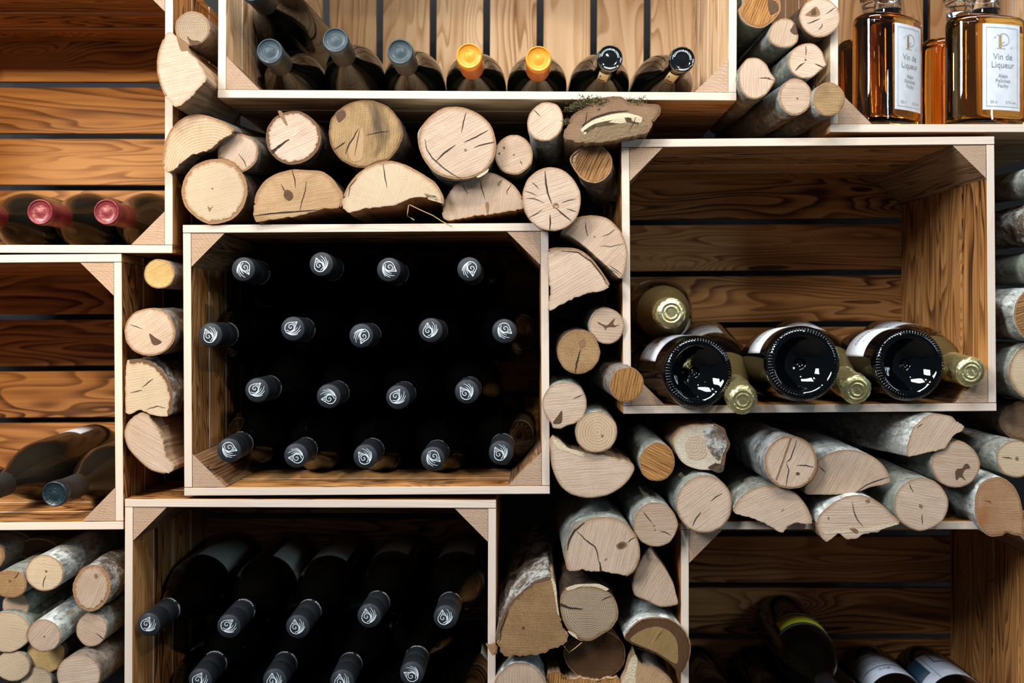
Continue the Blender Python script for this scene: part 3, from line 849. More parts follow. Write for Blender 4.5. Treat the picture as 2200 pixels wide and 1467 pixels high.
# --- row on the bottom right crate
C5 = (4.315, 1340, 860)
log('round log with faint rings resting on the left end of the bottom right crate', el(1513, 1083, 60, 62, seed=13, amp=.012), 'pale', 'b_smooth', -0.018, bt=.0014, saw=35, pith=(1517, 1086), skew=(-.03, .02),
    marks=[('crack', pk('635,1165 670,1090 718,1035', *C5), 3), ('crack', pk('805,935 850,895 915,860', *C5), 2.2)])
log('small round log with a striped orange-brown end, under the large right crate', el(1412, 992, 38, 42, 10, seed=14), 'orange', 'b_smooth', -0.010, saw=-28, bt=.0014, skew=(-.02, .05))
log('chalky white log end with crumbling bark on its right side', pk('465,400 500,320 560,270 650,235 740,232 850,225 930,260 955,330 985,410 950,500 935,590 920,660 870,668 800,645 700,640 600,610 530,560 490,490', *C5), 'white', 'b_lichen', 0.0, barkrange=(5, 12), bt=.007, rough=.004, saw=0, pith=(1490, 958), rim='rim_dark',
    marks=[('heart', pk('570,440 590,370 650,330 730,340 755,400 770,470 760,520 690,550 610,530', *C5)), ('b_lichen', pk('745,262 850,240 930,310 960,400 930,480 880,560 850,540 790,460 760,380', *C5)), ('b_dark', pk('780,625 850,585 925,600 920,655 870,670', *C5))])
log('round log with streaked white birch bark and a hooked crack', el(1699, 993, 57, 57, 40, seed=15), 'pale', 'b_birch', -0.030, saw=62, bt=.0024, skew=(-.07, .03), rough=.0018,
    marks=[('crack', pk('1605,365 1575,460 1545,540 1505,575', *C5), 2.6), ('crack', pk('1505,580 1530,640 1515,730 1500,795', *C5), 2.6), ('crack', pk('1600,600 1690,602 1765,620', *C5), 2.6), ('knot_dark', el(1714, 1017, 4, 3)), ('knot', pk('1545,345 1558,350 1420,740 1408,735', *C5))])
log('half-round log with a torn point facing down, right of the log with faint rings', [(1576, 1094), (1586, 1073), (1607, 1055), (1637, 1044), (1664, 1043), (1692, 1050), (1715, 1064), (1734, 1089), (1746, 1117), (1744, 1124), (1725, 1125), (1711, 1122), (1692, 1131), (1683, 1143), (1674, 1142), (1653, 1129), (1618, 1114), (1590, 1106), (1579, 1102)],
    'pale', 'b_smooth', -0.022, barkrange=(0, 8), bt=.0014, jag=.9, saw=25, pith=(1660, 1120), skew=(-.03, .03), marks=[('knot', pk('1455,1030 1485,1000 1478,1020', *C5))])
C6b = (4.314, 1760, 860)
log('broad half-round log with silver bark, behind and right of the birch log', [(1731, 1060), (1731, 1040), (1738, 1012), (1750, 992), (1768, 980), (1783, 973), (1811, 966), (1841, 968), (1869, 977), (1890, 991), (1904, 1008), (1914, 1032), (1899, 1040), (1871, 1046), (1836, 1058), (1795, 1062), (1760, 1062)],
    'pink', 'b_pale', -0.014, barkrange=(1, 11), bt=.0012, jag=.4, saw=60, pith=(1810, 1045), skew=(-.04, .06),
    marks=[('crack', pk('655,705 560,735 440,780 340,850', *C6b), 2.6), ('crack', pk('0,610 30,640 60,665', *C6b), 2)])
log('five-sided split log with grey bark lying directly under the large right crate', pk('820,520 812,440 825,380 870,260 960,170 1060,122 1150,130 1230,150 1270,190 1343,240 1325,275 1240,330 1190,400 1160,440 1080,465 950,495', *C6b),
    'pale', 'b_pale', -0.018, barkrange=(0, 8), bt=.0012, jag=.9, saw=55, pith=(2020, 930), skew=(-.22, .02), tilt=.1, L=.25,
    marks=[('crack', pk('905,255 935,230 960,215', *C6b), 2)])
log('round log with a dark bird-shaped knot, at the right of the lower right pile', el(2053, 997, 52, 50, seed=16), 'pink', 'b_smooth', -0.014, saw=-4, bt=.0012, skew=(-.03, .02),
    marks=[('knot_dark', pk('1270,740 1262,660 1285,632 1325,630 1350,590 1375,585 1400,625 1360,630 1335,660 1330,695 1362,745 1320,710 1295,708', *C6b))])
log('small round pale log with greenish bark, cut off by the right picture edge', el(2183, 986, 42, 40, seed=17), 'cream', 'b_smooth', -0.008, saw=0, bt=.0014, skew=(-.14, .02),
    marks=[('crack', pk('1690,525 1750,532 1790,540', *C6b), 2.4), ('knot', el(2185, 985, 4, 4))])
log('round plain log between the torn half-round log and the brown-ended one', el(1979, 1083, 58, 57, -35, seed=18), 'pale', 'b_smooth', -0.024, saw=-10, bt=.0012, skew=(-.07, .04),
    marks=[('crack', pk('832,770 850,810 875,852', *C6b), 2.2), ('crack', pk('955,1055 953,1100 955,1150', *C6b), 2.2), ('knot', pk('930,960 960,975 950,1000 925,985', *C6b))])
log('half-round log with a ragged pale lower edge hanging over the bottom right crate', [(1755, 1125), (1760, 1107), (1774, 1093), (1795, 1077), (1820, 1066), (1846, 1063), (1871, 1069), (1897, 1085), (1913, 1101), (1927, 1113), (1933, 1124), (1908, 1132), (1881, 1143), (1860, 1145), (1841, 1154), (1818, 1158), (1802, 1146), (1790, 1152), (1776, 1163), (1764, 1152)],
    'pale', 'b_pale', -0.026, barkrange=(0, 10), bt=.0014, jag=1.6, saw=0, pith=(1840, 1130), skew=(-.02, .03),
    marks=[('crack', pk('305,940 325,1040 355,1110 410,1172', *C6b), 2.6), ('knot', pk('280,1190 330,1185 365,1215 340,1235', *C6b)), ('sap', pk('20,1225 200,1205 400,1190 600,1150 740,1135 735,1145 640,1175 520,1212 430,1215 250,1225 60,1240', *C6b)), ('knot', el(1780, 1113, 2, 3)), ('knot', pk('430,925 460,915 470,940 440,950', *C6b))])
log('rusty brown round log with a notched bottom, right end of the lower right pile', pk('1440,985 1448,880 1490,780 1560,730 1640,708 1720,725 1800,790 1850,880 1882,1000 1895,1120 1888,1245 1800,1245 1735,1222 1700,1250 1600,1262 1540,1235 1490,1170 1450,1090', *C6b),
    'rusty', 'b_pale', -0.016, bt=.0022, saw=0, pith=(2150, 1095), skew=(-.03, .03), jag=1.0, marks=[('crack', pk('1530,925 1570,935 1600,950', *C6b), 2)])
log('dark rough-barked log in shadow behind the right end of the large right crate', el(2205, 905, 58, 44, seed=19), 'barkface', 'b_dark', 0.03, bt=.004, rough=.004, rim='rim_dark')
# --- column at the right picture edge
log('slim grey log at the right edge, topmost of the column beside the large right crate', el(2236, 390, 34, 33, seed=20), 'tan', 'b_smooth', 0.0, skew=(0.0, 0.05), lump=[(120, .1, .01, .005)])
log('lichen-spotted log at the right edge, second from the top of its column', el(2246, 480, 47, 46, seed=21), 'cream', 'b_lichen', 0.0, rough=.003, skew=(0, .03))
log('mossy grey log at the right edge, third from the top of its column', el(2240, 576, 38, 37, seed=22), 'tan', 'b_smooth', 0.01, skew=(0, .03))
log('knobbly pale-barked log with a brown end at the right edge', el(2226, 676, 47, 60, seed=23), 'brown', 'b_pale', -0.014, skew=(0.05, 0.02), lump=[(158, .12, .014, .018)], saw=20)
log('thick grey log at the right edge, lowest of the column beside the large right crate', el(2236, 800, 68, 66, seed=24), 'cream', 'b_smooth', -0.002, skew=(0, .0))
# --- central bottom column
log('big tapered log with shaggy lichen-covered bark and a fuzzy brown end', pk('160,1130 190,1000 260,860 350,770 450,690 540,650 590,655 622,720 640,850 660,1000 720,1100 700,1160 600,1200 500,1240 350,1250 230,1255 190,1200', *C10),
    'fuzzy', 'b_lichen', -0.016, barkrange=(0, 6), bt=.005, rough=.0045, jag=2.2, saw=0, pith=(1180, 1400), rim='rim_dark', skew=(-.03, .09), taper=-0.03,
    marks=[('crack', pk('195,1140 200,1060 240,960 260,900', *C10), 4), ('knot_dark', el(1124, 1348, 3, 3)), ('sap', pk('590,650 625,700 640,850 655,950 640,930 620,800 600,700', *C10))])
log('grey weathered log with tight rings and a wide crack from its left edge', pk('662,900 665,800 700,745 780,720 880,712 980,735 1060,785 1105,870 1108,960 1060,1040 990,1085 920,1130 860,1140 790,1110 730,1060 690,1000', *C10),
    'grey', 'b_dark', -0.014, bt=.0022, saw=0, pith=(1262, 1307), rough=.002, skew=(.0, .05),
    marks=[('crack', pk('662,858 720,880 770,890 835,893', *C10), 9, 'start'), ('crack', pk('975,830 1020,805 1070,790', *C10), 2.2), ('sap', pk('700,735 780,705 860,700 960,700 1040,740 1020,755 940,725 820,722 720,755', *C10)), ('sap', pk('720,1060 780,1090 800,1125 840,1140 800,1130 740,1090', *C10))])
log('pale rounded triangular split log, right of the eye-knot log', [(1395, 1178), (1408, 1193), (1425, 1215), (1445, 1249), (1452, 1275), (1457, 1296), (1447, 1301), (1422, 1304), (1406, 1299), (1389, 1290), (1364, 1279), (1360, 1257), (1364, 1232), (1378, 1201)],
    'pink', 'b_grey', -0.004, barkrange=(5, 13), bt=.0012, saw=60, skew=(0, .05), marks=[])
log('half-round log with an olive-brown heart and dark rim, beside the bottom right crate', pk('1155,1110 1200,1040 1270,980 1370,955 1500,965 1590,1020 1650,1100 1672,1180 1660,1280 1610,1385 1570,1375 1500,1310 1400,1240 1280,1190 1190,1150', *C10),
    'darkwood', 'b_pale', -0.012, barkrange=(0, 9), bt=.0016, jag=.6, saw=60, pith=(1420, 1400), skew=(-.02, .05),
    marks=[('olive', pk('1200,1130 1290,1060 1400,1030 1500,1060 1560,1130 1575,1220 1565,1320 1480,1275 1400,1225 1290,1180', *C10)), ('crack', pk('1395,1140 1430,1090 1460,1055', *C10), 2), ('crack', pk('1250,1195 1330,1215 1400,1250', *C10), 2)])
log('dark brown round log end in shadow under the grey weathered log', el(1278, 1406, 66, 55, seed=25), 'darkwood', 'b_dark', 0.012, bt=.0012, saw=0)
log('pale striped round log at the bottom, left of the dark brown one', el(1118, 1484, 58, 61, seed=26), 'pink', 'b_pale', -0.008, saw=88, bt=.0016, skew=(0, .06), rough=.0018)
log('tan-hearted log with a pale split flank at the bottom of the central column', pk('1130,1500 1170,1400 1200,1300 1240,1240 1260,1290 1300,1320 1380,1330 1470,1390 1530,1460 1540,1600 1300,1650 1150,1600', *C10), 'tan', 'b_grey', -0.004, barkrange=(5, 9), bt=.0016, skew=(0, .05), saw=60,
    marks=[('sap', pk('1135,1500 1170,1400 1200,1300 1240,1245 1262,1295 1245,1400 1240,1500', *C10))])
log('orange split kindling lying in shadow between the bottom logs', pk('560,1480 570,1400 640,1380 700,1430 760,1440 820,1420 900,1450 1000,1450 1100,1430 1130,1500 1000,1560 700,1560', *C10), 'orange', None, 0.004, barkrange=(50, 51), jag=2.5, saw=85)
# --- strip between the left middle crate and the middle crate
log('small honey-coloured round log, topmost in the narrow gap left of the middle crate', el(342, 588, 33, 32, seed=27), 'golden', 'b_grey', 0.0, bt=.0014, saw=30, skew=(.04, .02), rough=.002)
log('round pale log with a dark triangular knot in the narrow left gap', el(322, 713, 54, 52, seed=28), 'pale', 'b_grey', -0.008, bt=.002, saw=35, skew=(.02, .02), rough=.002,
    marks=[('knot_dark', pk('735,450 765,470 795,490 770,505 750,500', 2.292, 0, 520)), ('crack', pk('640,405 670,415 700,428', 2.292, 0, 520), 2)])
log('quarter-round yellowish log with thick flaky bark in the narrow left gap', pk('622,600 640,580 720,580 790,625 835,690 852,760 835,852 750,850 690,825 622,838', 2.292, 0, 520), 'cream', 'b_lichen', -0.004, barkrange=(1, 6), bt=.005, rough=.004, jag=.8, pith=(300, 870), rim='rim_dark', saw=10,
    marks=[('crack', pk('700,715 730,690 755,672', 2.292, 0, 520), 2), ('crack', pk('640,742 680,732 700,730', 2.292, 0, 520), 2), ('crack', pk('720,825 770,808 815,815', 2.292, 0, 520), 2)])
log('tilted split log with a torn brown flank, lowest in the narrow left gap', pk('690,840 730,860 780,930 805,990 820,1060 855,1100 845,1130 810,1140 740,1120 680,1070 630,1010 612,940 635,880', 2.292, 0, 520), 'pale', 'b_grey', -0.004, barkrange=(7, 12), bt=.0014, jag=1.2, saw=-30, skew=(.10, .05))
# --- upper right column
C4 = (2.822, 1560, 0)
log('brown-ended round log with green-grey bark at the top right, beside the wide top crate', pk('75,60 100,20 105,-40 200,-70 300,-50 325,0 330,60 300,110 240,160 190,170 130,150 90,110', *C4), 'orange', 'b_smooth', -0.002, saw=70, bt=.0028, skew=(-.02, .0),
    marks=[('knot_dark', [(1650, 0), (1668, 4), (1672, 20), (1655, 30)])])
log('pale round log with a dark branch knot, beside the amber bottles at the top', el(1761, 38, 44, 42, seed=29), 'pale', 'b_dark', -0.010, saw=20, bt=.0012, skew=(-.05, 0), rough=.0015,
    marks=[('knot', pk('490,80 540,40 560,55 570,85 540,100 480,92', *C4)), ('knot_dark', pk('515,70 540,50 545,85 520,90', *C4)), ('crack', pk('490,140 530,130 570,110', *C4), 2.4), ('crack', pk('605,85 640,60 660,45', *C4), 2), ('crack', pk('560,180 580,160 585,140', *C4), 2)])
log('small peach round log with a dark notch on its right edge, upper right stack', pk('262,190 290,140 340,112 390,118 420,150 408,175 425,195 438,215 430,255 390,285 330,288 280,265 258,230', *C4), 'pink', 'b_smooth', -0.008, saw=75, bt=.0012, skew=(-.05, -.02),
    marks=[('knot_dark', pk('415,140 425,165 432,205 410,205 388,185 400,165', *C4))])
log('pale round log with three radial cracks, fourth from the top of the upper right stack', pk('378,370 400,305 460,268 530,265 580,310 600,370 608,395 570,430 520,470 460,475 410,450 382,410', *C4), 'pale', 'b_smooth', -0.018, saw=-10, bt=.0012, skew=(-.05, 0),
    marks=[('crack', pk('483,275 486,310 482,335', *C4), 2.5), ('crack', pk('420,428 445,400 475,380', *C4), 3.5), ('crack', pk('540,385 570,400 600,412', *C4), 3), ('knot_dark', el(1730.5, 128, 1.8, 1.8))])
log('pale ribbed round log closest to the lower right corner of the wide top crate', pk('75,460 90,400 130,355 190,352 240,385 270,440 297,480 280,520 240,575 180,600 130,590 90,545', *C4), 'pale', 'b_smooth', -0.020, saw=88, bt=.0014, skew=(-.03, -.02),
    marks=[('crack', pk('200,475 240,470 290,485', *C4), 2), ('knot_dark', el(1652, 168, 2, 2))])
log('long log with a plain pinkish end and green-grey bark, lowest of the upper right stack', el(1709, 208, 35, 40, seed=30), 'pink', 'b_smooth', -0.018, saw=0, bt=.0018, skew=(-.13, -.03), marks=[('knot_dark', el(1713, 211, 1.6, 1.6))])
log('small rough brown-ended log touching the corner of the amber bottles crate', el(1781, 213, 35, 36, seed=31), 'mossy', 'b_smooth', -0.024, saw=0, bt=.0012, skew=(-.12, -.05), jag=1)
# --- bottom left pile
C3 = (4.227, 0, 1120)
GP = 'birch and beech sticks piled under the left middle crate'
log('pale round stick with fine saw lines, top of the bottom left pile', el(96, 1231, 41, 39, seed=32), 'cream', 'b_pale', -0.010, saw=-4, bt=.0012, skew=(.06, .06), group=GP, lump=[(60, .35, .02, .008)],
    marks=[('knot_dark', el(99, 1227, 2, 2)), ('crack', pk('415,490 395,540 390,600', *C3), 2)])
log('round stick with a thick brown bark ring, upper right of the bottom left pile', el(197, 1263, 41, 50, 12, seed=33), 'pink', 'b_lichen', -0.012, saw=65, bt=.0042, rough=.003, skew=(.08, .04), group=GP,
    marks=[('knot', el(206, 1237, 4, 5)), ('knot_dark', pk('915,705 925,715 930,725 918,722', *C3))])
log('almost white round stick with smooth silvery bark, centre of the bottom left pile', el(95, 1365, 36, 35, seed=34), 'pale', 'b_pale', -0.024, saw=50, bt=.0008, skew=(.06, .08), group=GP, marks=[('knot_dark', el(95, 1367, 1.5, 1.5))])
log('pinkish round stick with slanting saw lines, right of the white-ended one', el(197, 1352, 33, 37, 10, seed=35), 'pink', 'b_smooth', -0.004, saw=-28, bt=.0008, skew=(.05, .05), group=GP,
    marks=[('crack', pk('870,1010 920,1050 950,1070', *C3), 2.5)])
log('fuzzy brown half-round stick at the left edge of the bottom left pile', pk('-60,520 0,460 60,442 130,445 200,470 240,550 235,610 200,660 140,690 60,690 0,670 -60,640', *C3), 'fuzzy', 'b_smooth', -0.006, bt=.0012, skew=(.07, .07), jag=1.5, group=GP, marks=[('crack', pk('175,455 150,495 125,515', *C3), 2), ('knot_dark', el(21, 1248, 2, 2))])
log('small dim pinkish stick under the fuzzy brown one', el(34, 1301, 29, 28, seed=36), 'pink', 'b_smooth', 0.012, saw=30, bt=.0006, skew=(.05, .05), group=GP)
log('wide whitish stick at the left picture edge, with a frayed lower rim', el(14, 1358, 52, 43, seed=37), 'cream', 'b_smooth', -0.002, saw=-15, bt=.0008, skew=(.05, .05), group=GP)
log('golden rough-ended stick half hidden behind the white-ended one', pk('250,1140 300,1100 450,1090 560,1120 585,1180 570,1260 530,1330 440,1375 360,1370 300,1310 255,1230', *C3), 'golden', 'b_dark', 0.006, bt=.0008, skew=(.05, .05), jag=1.5, group=GP)
log('greenish-white round stick low at the left picture edge', el(28, 1430, 38, 33, seed=38), 'cream', 'b_smooth', 0.0, saw=25, bt=.0008, skew=(.05, .05), group=GP)
log('large pale round stick at the bottom edge beside the lower crate', el(169, 1449, 47, 44, seed=39), 'pale', 'b_grey', -0.020, saw=10, bt=.0010, skew=(.07, .05), group=GP)
log('small pale stick at the bottom edge, left of the large pale one', el(78, 1463, 34, 30, seed=40), 'cream', 'b_smooth', 0.004, saw=5, bt=.0008, skew=(.03, .03), group=GP)
log('dim grey stick in shadow at the top left of the bottom left pile', el(-40, 1195, 50, 36, seed=41), 'tan', 'b_grey', 0.03, skew=(.1, .03), group=GP)
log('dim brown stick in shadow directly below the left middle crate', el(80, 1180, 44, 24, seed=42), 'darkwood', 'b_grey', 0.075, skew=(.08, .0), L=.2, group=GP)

# build the logs
POLY = [(q, catmull(q[1], None, 84), (q[2][2] if len(q[2]) > 2 else q[3].get('y', 0.0))) for q in QUEUE]
for q, poly, y_ in POLY:
    fr = []
    cx_ = sum(p[0] for p in poly) / len(poly); cy_ = sum(p[1] for p in poly) / len(poly)
    for q2, poly2, y2 in POLY:
        if q2 is q or not (0 < y_ - y2 < 0.07) or q2[3].get('group') != q[3].get('group'): continue
        if inpoly(cx_, cy_, poly2): continue
        if any(inpoly(p[0], p[1], poly2) for p in poly): fr.append(poly2)
    r_ = make_log(fr, q[0], q[1], *q[2], **q[3])
    if 'moss' in q[0]: LAST = r_
tuft(LAST, [(1270, 220, -.018, 12), (1250, 228, -.016, 9), (1238, 232, -.01, 8), (1292, 218, -.018, 8), (1365, 221, -.016, 12), (1230, 285, -.012, 8), (1224, 262, -.01, 6)], 420, .0042, 5)

# dry grass straws on the middle crate
def tube(mb, pts, r, seg=6, mat=0):
    b0 = len(mb.v)
    for i, p in enumerate(pts):
        d = (pts[min(i + 1, len(pts) - 1)] - pts[max(i - 1, 0)]).normalized()
        a = d.orthogonal().normalized(); b = d.cross(a)
        for k in range(seg):
            an = 2 * math.pi * k / seg
            mb.v.append(p + (a * math.cos(an) + b * math.sin(an)) * r)
    for i in range(len(pts) - 1):
        for k in range(seg):
            q = b0 + i * seg
            mb.face((q + k, q + (k + 1) % seg, q + seg + (k + 1) % seg, q + seg + k), mat, None, True)


def straw(label, pp, y):
    e = empty('dry_straw', P(*pp[0], y), label, 'straw', 'dry straws caught in the woodpile')
    mb = MB()
    tube(mb, [P(x, yy, y) - Vector(e.location) for x, yy in pp], 0.0006)
    mb.build('stalk', [M['straw']], e)


straw('bent brown straw sticking out under the yellowish half-round log', [(878, 440), (876, 455), (875, 464), (884, 469), (890, 473)], -0.014)
straw('long brown straw sloping over the front board of the middle crate', [(880, 440), (905, 452), (930, 463), (950, 476), (972, 487)], -0.012)
straw('curled pale straw below the grey weathered log with the wide crack', [(1212, 1388), (1222, 1402), (1236, 1392), (1250, 1380)], -0.018)

e = empty('bark_flake', P(1056, 1400, -.010), 'curled reddish bark flake stuck beside the big shaggy-barked log', 'bark flake')
mb = MB()
fl_ = [(1043, 1381), (1052, 1384), (1062, 1380), (1070, 1390), (1068, 1404), (1058, 1408), (1050, 1396)]
for dz_ in (0, .0008):
    for q, (x, yy) in enumerate(fl_): mb.v.append(P(x, yy, -.014 + dz_ + (.004 if q in (2, 3, 4) else 0)) - Vector(e.location))
k_ = len(fl_)
mb.face(range(k_)); mb.face(range(2 * k_ - 1, k_ - 1, -1))
for q in range(k_): mb.face((q, k_ + q, k_ + (q + 1) % k_, (q + 1) % k_))
mb.build('flake', [M['rim']], e)

# ------------------------------------------------------------------ bottles
def glass_dark(name, col, rough=0.04, dust=0.15):
    m, nt, b = nodes(name)
    g = G(nt)
    tc = g.n('ShaderNodeTexCoord').outputs['Object']
    b.inputs['Base Color'].default_value = (*col, 1)
    b.inputs['IOR'].default_value = 1.5
    d = g.noise(tc, 60, 4, 0.7)
    g.put(b.inputs['Roughness'], g.ramp(d, [(0.3, rough), (0.8, rough + dust)]))
    b.inputs['Coat Weight'].default_value = 0.3
    b.inputs['Coat Roughness'].default_value = 0.03
    return m


M['glass'] = glass_dark('black green bottle glass', (0.0012, 0.0016, 0.0012), 0.03, 0.05)
M['glass_dusty'] = glass_dark('dusty olive bottle glass', (0.010, 0.0095, 0.007), 0.12, 0.2)
M['glass_champ'] = glass_dark('deep green champagne glass', (0.0006, 0.0012, 0.0014), 0.025, 0.03)
M['cap_black'] = plain('matt black screwcap', (0.010, 0.012, 0.015), 0.45, spec=0.4, coat=0.08)
M['cap_face'] = plain('slate screwcap top', (0.022, 0.027, 0.034), 0.55, spec=0.25)
M['print_white'] = plain('white print', (0.72, 0.80, 0.84), 0.6)
M['cap_slate'] = plain('slate blue capsule', (0.022, 0.042, 0.056), 0.5, 0.1, coat=0.1, bumpy=0.25, bscale=160)
M['cap_slate_side'] = plain('dull charcoal capsule side', (0.02, 0.019, 0.018), 0.6)
M['cap_orange'] = plain('orange capsule', (0.80, 0.28, 0.012), 0.42, 0.15, coat=0.15, bumpy=0.25, bscale=160)
M['cap_orange_side'] = plain('burnt orange capsule side', (0.42, 0.12, 0.02), 0.45, 0.2)
M['cap_gloss'] = plain('glossy black capsule', (0.006, 0.006, 0.007), 0.10, coat=0.8)
M['cap_red'] = plain('burgundy capsule', (0.17, 0.014, 0.024), 0.40, 0.15, coat=0.2, bumpy=0.3, bscale=220)
M['cap_teal'] = plain('blue black embossed capsule', (0.012, 0.028, 0.038), 0.35, 0.3, coat=0.4, bumpy=0.5, bscale=350)
M['paper_grey'] = plain('grey green label paper', (0.34, 0.36, 0.31), 0.75)
M['paper_white'] = plain('white label paper', (0.66, 0.70, 0.76), 0.7)
M['paper_blue'] = plain('cool white label paper', (0.55, 0.62, 0.74), 0.7)
M['ink'] = plain('black ink', (0.02, 0.02, 0.022), 0.7)
M['ink_grey'] = plain('grey ink', (0.30, 0.29, 0.30), 0.6)
M['ink_gold'] = plain('gold ink', (0.52, 0.32, 0.12), 0.4, 0.4)
M['navy'] = plain('navy label field', (0.01, 0.045, 0.09), 0.6)
M['yellow'] = plain('yellow label band', (0.80, 0.76, 0.04), 0.55, bumpy=0.1)
M['stamp'] = plain('beige revenue strip', (0.55, 0.47, 0.30), 0.6)
M['gold'] = plain('gold foil', (0.85, 0.74, 0.36), 0.30, 0.9, bumpy=0.9, bscale=150)
M['gold_dull'] = plain('dull brown gold foil', (0.11, 0.075, 0.025), 0.5, 0.4, bumpy=0.25, bscale=120)


def lathe(prof, seg=48, mat=0, mats_by=None, wob=None):
    """profile [(r, z)], surface outwards when z rises along the outside"""
    mb = MB()
    n = len(prof)
    for i, (r, z) in enumerate(prof):
        for k in range(seg):
            a = 2 * math.pi * k / seg
            rr = r
            if wob: rr = wob(r, z, a)
            mb.v.append((rr * math.cos(a), rr * math.sin(a), z))
    for i in range(n - 1):
        for k in range(seg):
            j = (k + 1) % seg
            mb.face((i * seg + k, i * seg + j, (i + 1) * seg + j, (i + 1) * seg + k), mats_by[i] if mats_by else mat, None, True)
    for i, fl in ((0, True), (n - 1, False)):
        if prof[i][0] > 1e-5:
            c = [i * seg + k for k in range(seg)]
            mb.face(c[::-1] if fl else c, mats_by[min(i, n - 2)] if mats_by else mat)
    return mb


def smooth_prof(ctrl, corners=()):
    """densify a profile with Catmull-Rom between control points; indices in corners stay sharp"""
    out = []
    n = len(ctrl)
    for i in range(n - 1):
        p1, p2 = ctrl[i], ctrl[i + 1]
        p0 = ctrl[i - 1] if i > 0 and i not in corners else p1
        p3 = ctrl[i + 2] if i + 2 < n and (i + 1) not in corners else p2
        m_ = 5 if math.dist(p1, p2) > 0.004 else 2
        for j in range(m_):
            u = j / m_
            q = []
            for a in (0, 1):
                m1 = 0.5 * (p2[a] - p0[a]); m2 = 0.5 * (p3[a] - p1[a])
                q.append((2*u**3-3*u**2+1)*p1[a] + (u**3-2*u**2+u)*m1 + (-2*u**3+3*u**2)*p2[a] + (u**3-u**2)*m2)
            out.append((max(0, q[0]), q[1]))
    out.append(ctrl[-1])
    return out


def ribbon(mb, pts, w, z, mat=0, taper=True):
    n = len(pts)
    b0 = len(mb.v)
    for i, p in enumerate(pts):
        a, b = pts[max(0, i - 1)], pts[min(n - 1, i + 1)]
        dx, dy = b[0] - a[0], b[1] - a[1]; l = math.hypot(dx, dy) or 1
        s = i / (n - 1)
        ww = w * (0.55 + 0.45 * math.sin(math.pi * s)) if taper else w
        mb.v.append((p[0] - dy / l * ww / 2, p[1] + dx / l * ww / 2, z))
        mb.v.append((p[0] + dy / l * ww / 2, p[1] - dx / l * ww / 2, z))
    for i in range(n - 1):
        q = b0 + 2 * i
        mb.face((q + 1, q + 3, q + 2, q), mat)


def swirl_logo(R, z):
    """water drop with a spiral and trailing arcs, apex up"""
    mb = MB()
    def S(l): return [(x * R, y * R) for x, y in l]
    def bez(a, b, c, d, n=16):
        return [tuple((1-t)**3*a[k] + 3*(1-t)**2*t*b[k] + 3*(1-t)*t*t*c[k] + t**3*d[k] for k in (0, 1)) for t in [i / n for i in range(n + 1)]]
    cx, cy = -0.24, -0.04
    sp = []
    for i in range(46):
        t = i / 45
        a = math.radians(-80 + 470 * t)
        r = 0.035 + 0.33 * t
        sp.append((cx + r * math.cos(-a), cy + r * math.sin(-a)))
    w = 0.050 * R
    ribbon(mb, S(sp), w, z, taper=False)
    apex = (-0.22, 0.72)
    ribbon(mb, S(bez(apex, (-0.45, 0.35), (-0.72, 0.1), (-0.70, -0.15))), w, z, taper=False)
    ribbon(mb, S(bez((-0.70, -0.15), (-0.66, -0.5), (-0.35, -0.68), (-0.05, -0.66))), w * 1.2, z, taper=False)
    ribbon(mb, S(bez(apex, (-0.10, 0.45), (0.02, 0.25), (0.13, 0.12))), w, z, taper=False)
    ribbon(mb, S(bez((0.13, 0.12), (0.24, -0.12), (0.06, -0.45), (-0.28, -0.50))), w, z, taper=False)
    ribbon(mb, S([apex, (-0.23, 0.50), (-0.235, 0.34)]), w * .8, z, taper=False)
    ribbon(mb, S(bez((-0.46, 0.30), (-0.32, 0.38), (-0.14, 0.38), (0.0, 0.28))), w * .8, z, taper=False)
    for (a, b, c) in (((0.16, 0.42), (0.34, 0.05), (0.22, -0.48)), ((0.20, 0.74), (0.60, 0.22), (0.42, -0.45)),
                      ((0.52, 0.48), (0.66, 0.05), (0.48, -0.50)), ((0.68, 0.06), (0.60, -0.20), (0.35, -0.62))):
        ribbon(mb, S(bez(a, b, c, (-0.18, -0.66), 20)), w, z)
    return mb


_txt = {}


def text_geo(s, size, align='CENTER'):
    key = (s, size, align)
    if key in _txt: return _txt[key]
    cu = bpy.data.curves.new('t', 'FONT')
    cu.body = s; cu.size = size; cu.align_x = align; cu.resolution_u = 3
    o = bpy.data.objects.new('t', cu)
    COL.objects.link(o)
    dg = bpy.context.evaluated_depsgraph_get()
    me = bpy.data.meshes.new_from_object(o.evaluated_get(dg))
    vs = [(v.co.x, v.co.y) for v in me.vertices]
    fs = [tuple(p.vertices) for p in me.polygons]
    bpy.data.objects.remove(o); bpy.data.curves.remove(cu); bpy.data.meshes.remove(me)
    _txt[key] = (vs, fs)
    return vs, fs


def text_on(mb, s, size, fn, mat=0, align='CENTER'):
    vs, fs = text_geo(s, size, align)
    b0 = len(mb.v)
    for x, y in vs: mb.v.append(fn(x, y))
    for f in fs: mb.face([b0 + i for i in f], mat)


def cyl_fn(r, z0, a0=math.pi / 2, rz=None):
    """map flat (x, y) to a cylinder about z, text top towards +z, reading direction counter-clockwise seen from +z"""
    def fn(x, y):
        rr = rz(z0 + y) if rz else r
        a = a0 + x / rr
        return (rr * math.cos(a), rr * math.sin(a), z0 + y)
    return fn


